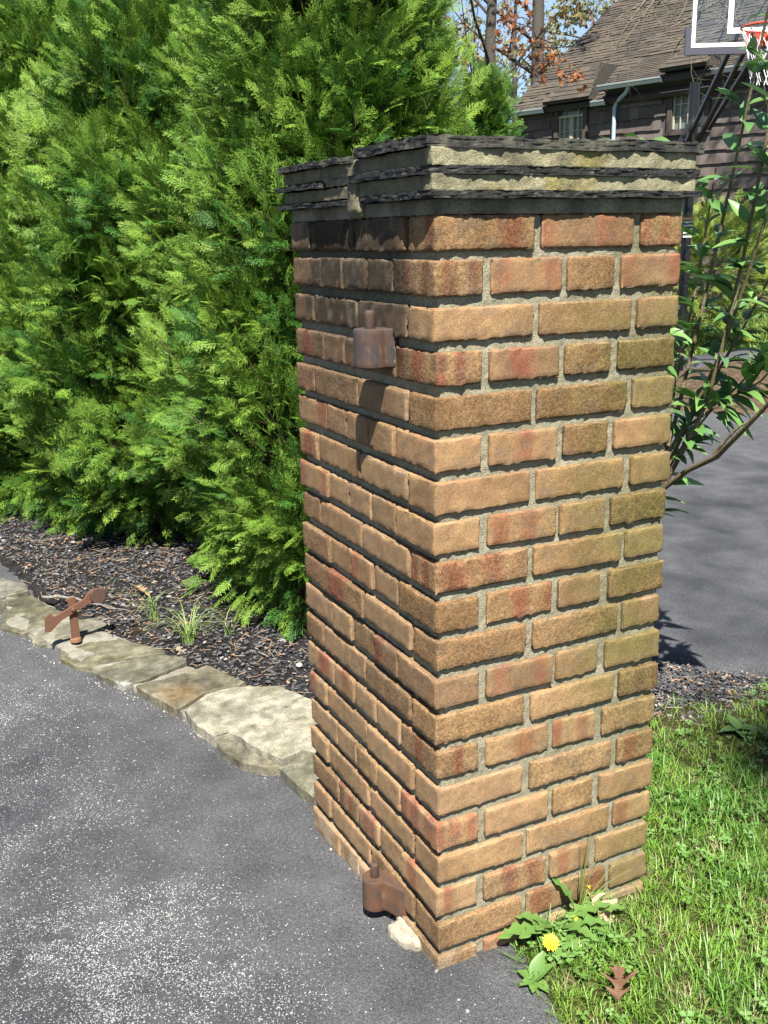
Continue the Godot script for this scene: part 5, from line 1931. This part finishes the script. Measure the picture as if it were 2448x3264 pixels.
	rb.tri(rb.vert(Vector3(-1.5, 2.3, 1.5)), rb.vert(Vector3(-1.5, 3.38, 0)), rb.vert(Vector3(-1.5, 2.3, -1.5)))
	rb.tri(rb.vert(Vector3(1.5, 2.3, -1.5)), rb.vert(Vector3(1.5, 3.38, 0)), rb.vert(Vector3(1.5, 2.3, 1.5)))
	obj("roof", rb.mesh(false), M.matte, sh)


func shade_trees() -> void:
	# out-of-view tree; its loose leaf clumps are placed sunward to dapple the ground
	rng.seed = 71
	var o := thing("unseen_tree", "unseen tree behind the camera, its loose leaf clumps placed to shade driveway and lawn", "tree", Vector3(-6.5, 0, 4.0))
	var mb := MB.new()
	mb.col = Color(0.14, 0.12, 0.1)
	mb.tube([Vector3(0, -0.1, 0), Vector3(0.1, 4, 0), Vector3(0.3, 10, 0.2), Vector3(0.5, 20, 0.4)], [0.3, 0.24, 0.17, 0.06], 10)
	obj("trunk", mb.mesh(), M.bark, o)
	var spots := SHADE
	var br := MB.new()
	br.col = Color(0.13, 0.11, 0.09)
	var xf := []
	var cl := []
	for s in spots:   # [x, z on the ground, radius, leaf count, height]
		var t: float = s[4] / SUN_TO.y
		var c := Vector3(s[0], 0, s[1]) + SUN_TO * t - o.position
		br.tube([c + Vector3(-0.5, -0.1, 0.35), c + Vector3(-0.2, 0.05, 0.1), c], [0.008, 0.006, 0.003], 5, false)
		for k in int(s[3]):
			var d: Vector3 = Vector3(rng.randfn(), rng.randfn() * 0.8, rng.randfn()) * s[2] * 0.55
			xf.append(Transform3D(Basis.from_euler(Vector3(rr(-1.0, 1.0), rr(0, TAU), rr(-1.0, 1.0))).scaled(Vector3.ONE * rr(0.09, 0.16)), c + d))
			cl.append(rc(Color(0.12, 0.17, 0.04), Color(0.18, 0.22, 0.05)))
	obj("branches", br.mesh(), M.bark, o)
	scatter("crown", T.oakleaf, M.dryleaf, xf, cl, o)


# [x, z on the ground, radius, leaf count, height of the unseen leaf clump]
const SHADE := [
	[-1.0, -0.75, 0.7, 55, 19.0], [-0.55, -0.75, 0.5, 24, 18.0], [-1.4, -0.1, 0.6, 50, 20.0], [-0.5, 0.0, 0.4, 40, 18.0], [-0.95, 0.3, 0.5, 45, 19.0], [-0.8, -1.5, 0.4, 25, 18.0], [-1.6, -1.4, 0.8, 80, 20.0],
	[1.2, -0.22, 0.16, 60, 15.0], [1.38, -0.36, 0.2, 80, 15.0], [1.75, -0.25, 0.35, 150, 16.0], [1.15, -0.02, 0.12, 35, 15.0], [2.1, -0.1, 0.5, 160, 17.0],
	[2.2, -1.6, 0.8, 60, 19.0], [2.9, -2.2, 0.8, 75, 20.0], [3.6, -2.6, 0.8, 60, 20.0], [2.0, -1.2, 0.5, 60, 19.0], [3.2, -1.6, 0.8, 55, 20.0], [4.2, -3.4, 0.9, 60, 21.0],
]


func roadside_tree() -> void:
	# stands right of the frame; its bare twigs hang before the roof and its unseen crown is placed to shade it
	rng.seed = 84
	var o := thing("bare_tree", "tree right of the house, bare pale twigs before the roof, unseen crown placed to shade it", "tree", Vector3(14.2, 0, -7.0))
	var mb := MB.new()
	mb.col = Color(0.15, 0.13, 0.11)
	mb.tube([Vector3(0, -0.1, 0), Vector3(0.05, 3, 0), Vector3(-0.1, 7, 0), Vector3(-0.5, 10, 0)], [0.25, 0.2, 0.14, 0.06], 10)
	obj("trunk", mb.mesh(), M.bark, o)
	var br := MB.new()
	br.col = Color(0.34, 0.29, 0.22)
	var ends := []
	for q in [[Vector3(0, 6, 0), Vector3(-2.9, 4.6, -5.3)], [Vector3(0, 5.5, 0), Vector3(-2.3, 4.2, -4.6)], [Vector3(-0.1, 7, 0), Vector3(-3.4, 4.9, -5.7)], [Vector3(-0.1, 7, 0), Vector3(-2.6, 5.2, -4.6)], [Vector3(0, 6.5, 0), Vector3(-3.2, 5.3, -5.2)]]:
		var p0: Vector3 = q[0]
		var p1: Vector3 = q[1]
		var midp := p0.lerp(p1, 0.5) + Vector3(0, 0.5, 0)
		br.tube([p0, midp, p1], [0.06, 0.035, 0.014], 7, false)
		for k in 7:
			var s := path_at([p0, midp, p1], rr(0.55, 1.0))
			limb(br, s, Vector3(rr(-1, 0.6), rr(-1.3, 0.3), rr(-1, 0.5)).normalized(), rr(0.8, 1.5), 0.02, 2, ends, 0.7, 4, -0.35)
	obj("branches", br.mesh(), M.bark, o)
	# heavier limbs and leaves above the view, placed to shade the roof
	var sm_ := MB.new()
	sm_.col = Color(0.15, 0.13, 0.11)
	for k in 16:
		var c := Vector3(rr(-3.5, 1.0), rr(10.0, 13.5), rr(-3.0, 4.5))
		sm_.tube([Vector3(-0.3, 8.5, 0), Vector3(-0.3, 9.5, 0).lerp(c, 0.5) + Vector3(0, 0.4, 0), c], [0.08, 0.05, 0.02], 6, false)
		for j in 4:
			limb(sm_, path_at([Vector3(-0.3, 9.0, 0), c], rr(0.5, 1.0)), Vector3(rr(-1, 1), rr(-0.2, 1), rr(-1, 1)).normalized(), rr(1.2, 2.2), 0.025, 1, ends, 0.5, 4, 0.1)
	obj("branches", sm_.mesh(), M.bark, o)
	var xf := []
	var cl := []
	for k in 5200:
		var d := Vector3(rng.randfn() * 1.5 - 1.2, 12.0 + rng.randfn() * 0.9, rng.randfn() * 2.0 + 0.6)
		if n_lo.get_noise_3dv(d * 2.2) < -0.02:
			continue
		xf.append(Transform3D(Basis.from_euler(Vector3(rr(-1, 1), rr(0, TAU), rr(-1, 1))).scaled(Vector3.ONE * rr(0.12, 0.2)), d))
		cl.append(rc(Color(0.12, 0.17, 0.04), Color(0.18, 0.22, 0.05)))
	scatter("crown", T.oakleaf, M.dryleaf, xf, cl, o)


# ------------------------------------------------------------------ start
func sky_cover() -> Texture2D:
	var f := FastNoiseLite.new()
	f.seed = 8
	f.noise_type = FastNoiseLite.TYPE_SIMPLEX_SMOOTH
	f.frequency = 1.6
	f.fractal_octaves = 5
	var w := 512
	var h := 256
	var d := PackedByteArray()
	d.resize(w * h * 4)
	for y in h:
		var lat := PI * (0.5 - (y + 0.5) / h)
		for x in w:
			var lon := TAU * x / w
			var p := Vector3(cos(lat) * cos(lon), sin(lat) * 2.2, cos(lat) * sin(lon))
			var c := sm(-0.05, 0.55, f.get_noise_3dv(p))
			var k := (y * w + x) * 4
			d[k] = 255
			d[k + 1] = 255
			d[k + 2] = 255
			d[k + 3] = int(150 * c)
	return ImageTexture.create_from_image(Image.create_from_data(w, h, false, Image.FORMAT_RGBA8, d))


func _ready() -> void:
	var cam := Camera3D.new()
	cam.name = "camera"
	add_child(cam)
	cam.position = Vector3(-0.8397, 1.4181, 1.4953)
	cam.rotation = Vector3(-0.26572, -0.45824, -0.01795)
	cam.fov = 53.747
	cam.near = 0.05
	cam.far = 1200.0
	cam.current = true

	var sky := ProceduralSkyMaterial.new()
	sky.sky_top_color = Color(0.085, 0.185, 0.36)
	sky.sky_horizon_color = Color(0.56, 0.66, 0.745)
	sky.sky_curve = 0.25
	sky.sky_energy_multiplier = 1.0
	sky.sky_cover = sky_cover()
	sky.sky_cover_modulate = Color(1, 1, 1, 0.4)
	sky.ground_bottom_color = Color(0.15, 0.15, 0.13)
	sky.ground_horizon_color = Color(0.3, 0.32, 0.3)
	sky.sun_angle_max = 8.0
	sky.sun_curve = 0.1
	var env := Environment.new()
	env.background_mode = Environment.BG_SKY
	env.sky = Sky.new()
	env.sky.sky_material = sky
	env.tonemap_mode = Environment.TONE_MAPPER_LINEAR
	env.tonemap_exposure = 2.9
	env.sdfgi_enabled = true
	env.ssao_enabled = true
	env.ssil_enabled = true
	var we := WorldEnvironment.new()
	we.name = "world_environment"
	we.environment = env
	add_child(we)

	var sun := DirectionalLight3D.new()
	sun.name = "sun"
	add_child(sun)
	sun.look_at_from_position(SUN_TO * 30.0, Vector3.ZERO)
	sun.light_energy = 1.6
	sun.light_color = Color(1.0, 0.98, 0.94)
	sun.light_angular_distance = 0.5
	sun.shadow_enabled = true

	n_lo.seed = 3
	n_lo.frequency = 0.7
	n_lo.fractal_octaves = 3
	n_mid.seed = 4
	n_mid.frequency = 14.0
	n_mid.fractal_octaves = 3
	n_hi.seed = 5
	n_hi.frequency = 95.0
	n_hi.fractal_octaves = 2
	rng.seed = 1

	T.brick = grain_texture(1024, 0.62, 1.0, [[0.01, 3, 0.25], [0.07, 3, 0.45], [0.22, 2, 0.8]], 0.012, 0.03)
	T.stone = grain_texture(512, 0.6, 1.0, [[0.012, 4, 0.8], [0.08, 3, 0.6], [0.3, 2, 0.4]], 0.006, 0.006)
	T.asphalt = grain_texture(1024, 0.3, 0.62, [[0.006, 3, 0.3], [0.06, 3, 0.45], [0.2, 2, 0.8]], 0.01, 0.03, Color(1, 1, 1), Color(1, 1, 1), [[0.11, 0.78, 1.25], [0.17, 0.76, 0.6]])
	T.soil = grain_texture(512, 0.35, 1.0, [[0.01, 3, 0.5], [0.06, 3, 0.8], [0.25, 2, 0.6]], 0.01, 0.05)
	T.bark = grain_texture(256, 0.45, 1.0, [[0.03, 3, 0.7], [0.15, 2, 0.7]], 0.0, 0.03)
	T.brick2 = grain_texture(512, 0.62, 1.0, [[0.02, 3, 0.3], [0.12, 3, 0.4], [0.3, 2, 0.6]], 0.03, 0.03)
	T.brick3 = grain_texture(512, 0.5, 1.0, [[0.015, 3, 0.3], [0.1, 2, 0.5], [0.3, 2, 0.7]], 0.006, 0.05)
	M.bricks = [surf(T.brick, 0.8, 0.9, 0.07, 0.25), surf(T.brick2, 0.43, 0.85, 0.06, 0.3), surf(T.brick3, 0.52, 0.92, 0.1, 0.2)]
	M.mortar = surf(T.brick, 0.75, 0.95, 0.12, 0.2)
	M.slate = surf(T.stone, 0.16, 0.75, 0.12, 0.4)
	M.stone = surf(T.stone, 0.35, 0.85, 0.16, 0.35)
	M.rust = surf(T.brick, 0.12, 0.8, 0.05, 0.4)
	M.asphalt = surf(T.asphalt, 0.9, 0.8, 0.22, 0.45)
	M.soil = surf(T.soil, 0.45, 0.95, 0.5, 0.2)
	M.bark = surf(T.bark, 0.3, 0.9, 0.5, 0.2)
	M.cane = surf(T.bark, 0.07, 0.8, 0.04, 0.3)
	M.conifer = plain(Color(1, 1, 1), 0.5, 0.0, 0.24)
	M.conifer.metallic_specular = 0.3
	M.grass = plain(Color(1, 1, 1), 0.5, 0.0, 0.3)
	M.leaf = [plain(Color(0.085, 0.19, 0.045), 0.42, 0.0, 0.4), plain(Color(0.13, 0.25, 0.06), 0.42, 0.0, 0.4), plain(Color(0.09, 0.19, 0.075), 0.4, 0.0, 0.4)]
	M.dandy = plain(Color(0.1, 0.19, 0.042), 0.45, 0.0, 0.3)
	M.petal = plain(Color(1, 1, 1), 0.6, 0.0, 0.2)
	M.dryleaf = plain(Color(1, 1, 1), 0.6, 0.0, 0.35)
	M.mulch = plain(Color(1, 1, 1), 0.85)
	M.grit = plain(Color(1, 1, 1), 0.45)
	M.matte = plain(Color(1, 1, 1), 0.85)
	M.gloss = plain(Color(1, 1, 1), 0.35)
	M.house_glass = StandardMaterial3D.new()
	M.house_glass.transparency = BaseMaterial3D.TRANSPARENCY_ALPHA
	M.house_glass.albedo_color = Color(0.6, 0.7, 0.68, 0.25)
	M.house_glass.roughness = 0.08
	M.acrylic = StandardMaterial3D.new()
	M.acrylic.transparency = BaseMaterial3D.TRANSPARENCY_ALPHA
	M.acrylic.albedo_color = Color(0.3, 0.36, 0.4, 0.06)
	M.acrylic.roughness = 0.05
	T.sprays = [spray_mesh(1), spray_mesh(2), spray_mesh(3)]
	T.lance = [leaf_mesh(0.085, 0.032, 0.35, 0.25), leaf_mesh(0.1, 0.034, 0.3, 0.45), leaf_mesh(0.075, 0.029, 0.5, 0.1), leaf_mesh(0.095, 0.03, 0.25, 0.6)]
	T.oval = leaf_mesh(1.0, 0.6, 0.25, 0.25, 7)
	T.dandy = [dandelion_leaf(1), dandelion_leaf(2), dandelion_leaf(3)]
	T.oakleaf = oak_leaf_mesh(7, 0.2)

	# --- the ground
	var gy := func(_x: float, _z: float) -> float: return -0.07
	var gc := func(x: float, _y: float, z: float) -> Color:
		return Color(0.075, 0.11, 0.03).lerp(Color(0.11, 0.1, 0.05), clampf(0.5 + n_lo.get_noise_2d(x * 0.15, z * 0.15) * 1.5, 0.0, 1.0))
	struct("ground", sheet(-500, 500, -500, 500, 20.0, gy, gc), M.soil)
	var ac := func(x: float, _y: float, z: float) -> Color:
		var k := 0.35 + 0.05 * n_lo.get_noise_2d(x * 1.2, z * 1.2) + 0.012 * n_mid.get_noise_2d(x * 0.5, z * 0.5)
		return Color(k * 0.96, k * 0.98, k * 1.05)
	struct("driveway", sheet(-7.0, 1.2, -10.0, 5.0, 0.07, asphalt_y, ac), M.asphalt)
	var bc := func(x: float, _y: float, z: float) -> Color:
		var k := 0.05 + 0.02 * n_mid.get_noise_2d(x * 0.5, z * 0.5)
		return Color(k * 0.9, k * 0.85, k * 0.84)
	struct("mulch_bed", sheet(-0.9, 2.4, -8.6, -0.2, 0.035, bed_y, bc), M.soil)
	var lc := func(x: float, _y: float, z: float) -> Color:
		return Color(0.11, 0.1, 0.05).lerp(Color(0.09, 0.12, 0.03), clampf(0.5 + n_mid.get_noise_2d(x * 0.5, z * 0.5), 0.0, 1.0))
	struct("lawn_soil", sheet(0.05, 4.2, -0.9, 3.0, 0.03, lawn_y, lc), M.soil)
	var dc := func(x: float, _y: float, z: float) -> Color:
		var k := 0.38 + 0.07 * n_lo.get_noise_2d(x * 0.9, z * 0.9)
		return Color(k * 0.95, k * 0.98, k * 1.06)
	struct("far_driveway", sheet(1.0, 12.5, -8.2, 2.4, 0.05, drive2_y, dc), M.asphalt)
	var ic := func(x: float, _y: float, z: float) -> Color:
		var k := 0.17 + 0.06 * n_mid.get_noise_2d(x * 0.4, z * 0.4)
		return Color(k * 1.2, k * 0.85, k * 0.55)
	struct("mulch_island", sheet(4.3, 8.3, -7.2, -3.8, 0.06, island_y, ic), M.soil)
	var fc := func(x: float, _y: float, z: float) -> Color:
		return Color(0.09, 0.15, 0.03) * (1.0 + 0.4 * n_lo.get_noise_2d(x, z))
	var fy := func(x: float, z: float) -> float: return -0.045 + 0.01 * n_lo.get_noise_2d(x, z)
	struct("far_lawn", sheet(6.0, 26.0, -20.0, -6.0, 0.5, fy, fc), M.soil)

	# --- the large things
	pillar()
	house()
	arborvitae("tall bright arborvitae at the hedge's far left end", 0.15, -4.7, 0.95, 2.66, 1600, 24, 0.11, 101, 0.03, 0.04, 0.3)
	arborvitae("bushy arborvitae second from the left in the hedge", 0.6, -3.72, 0.92, 2.42, 1600, 24, 0.11, 102, 0.03, 0.04, 0.28)
	arborvitae("arborvitae in the hedge's middle, behind the one next to the pillar", 0.95, -2.95, 0.8, 2.65, 1500, 24, 0.1, 103, 0.03, 0.04, 0.34)
	arborvitae("tall arborvitae closest to the pillar, reaching the ground beside it", 0.72, -2.05, 0.64, 3.1, 1500, 24, 0.09, 104, 0.02, 0.0)
	arborvitae("arborvitae in the row behind the hedge's left end", -0.1, -6.3, 0.9, 2.7, 500, 22, 0.15, 105)
	arborvitae("small yellowish arborvitae tip showing above the slate cap", 2.42, -3.72, 0.27, 2.22, 260, 20, 0.1, 106)
	kerb_stones()
	far_things()
	shade_trees()
	roadside_tree()
	# --- the objects
	hinge(1.1875, "upper rusty gate hinge pin on the pillar's left face", 0.75, 0.07, -0.187, 0.01, 0.031)
	hinge(0.018, "lower rusty gate hinge pin near the asphalt on the pillar's left face", 0.25, 0.072, -0.219, 0.055, 0.0275)
	gate_stop()
	hoop()
	butterfly_bush()
	lawn()
	small_plants()
	litter()
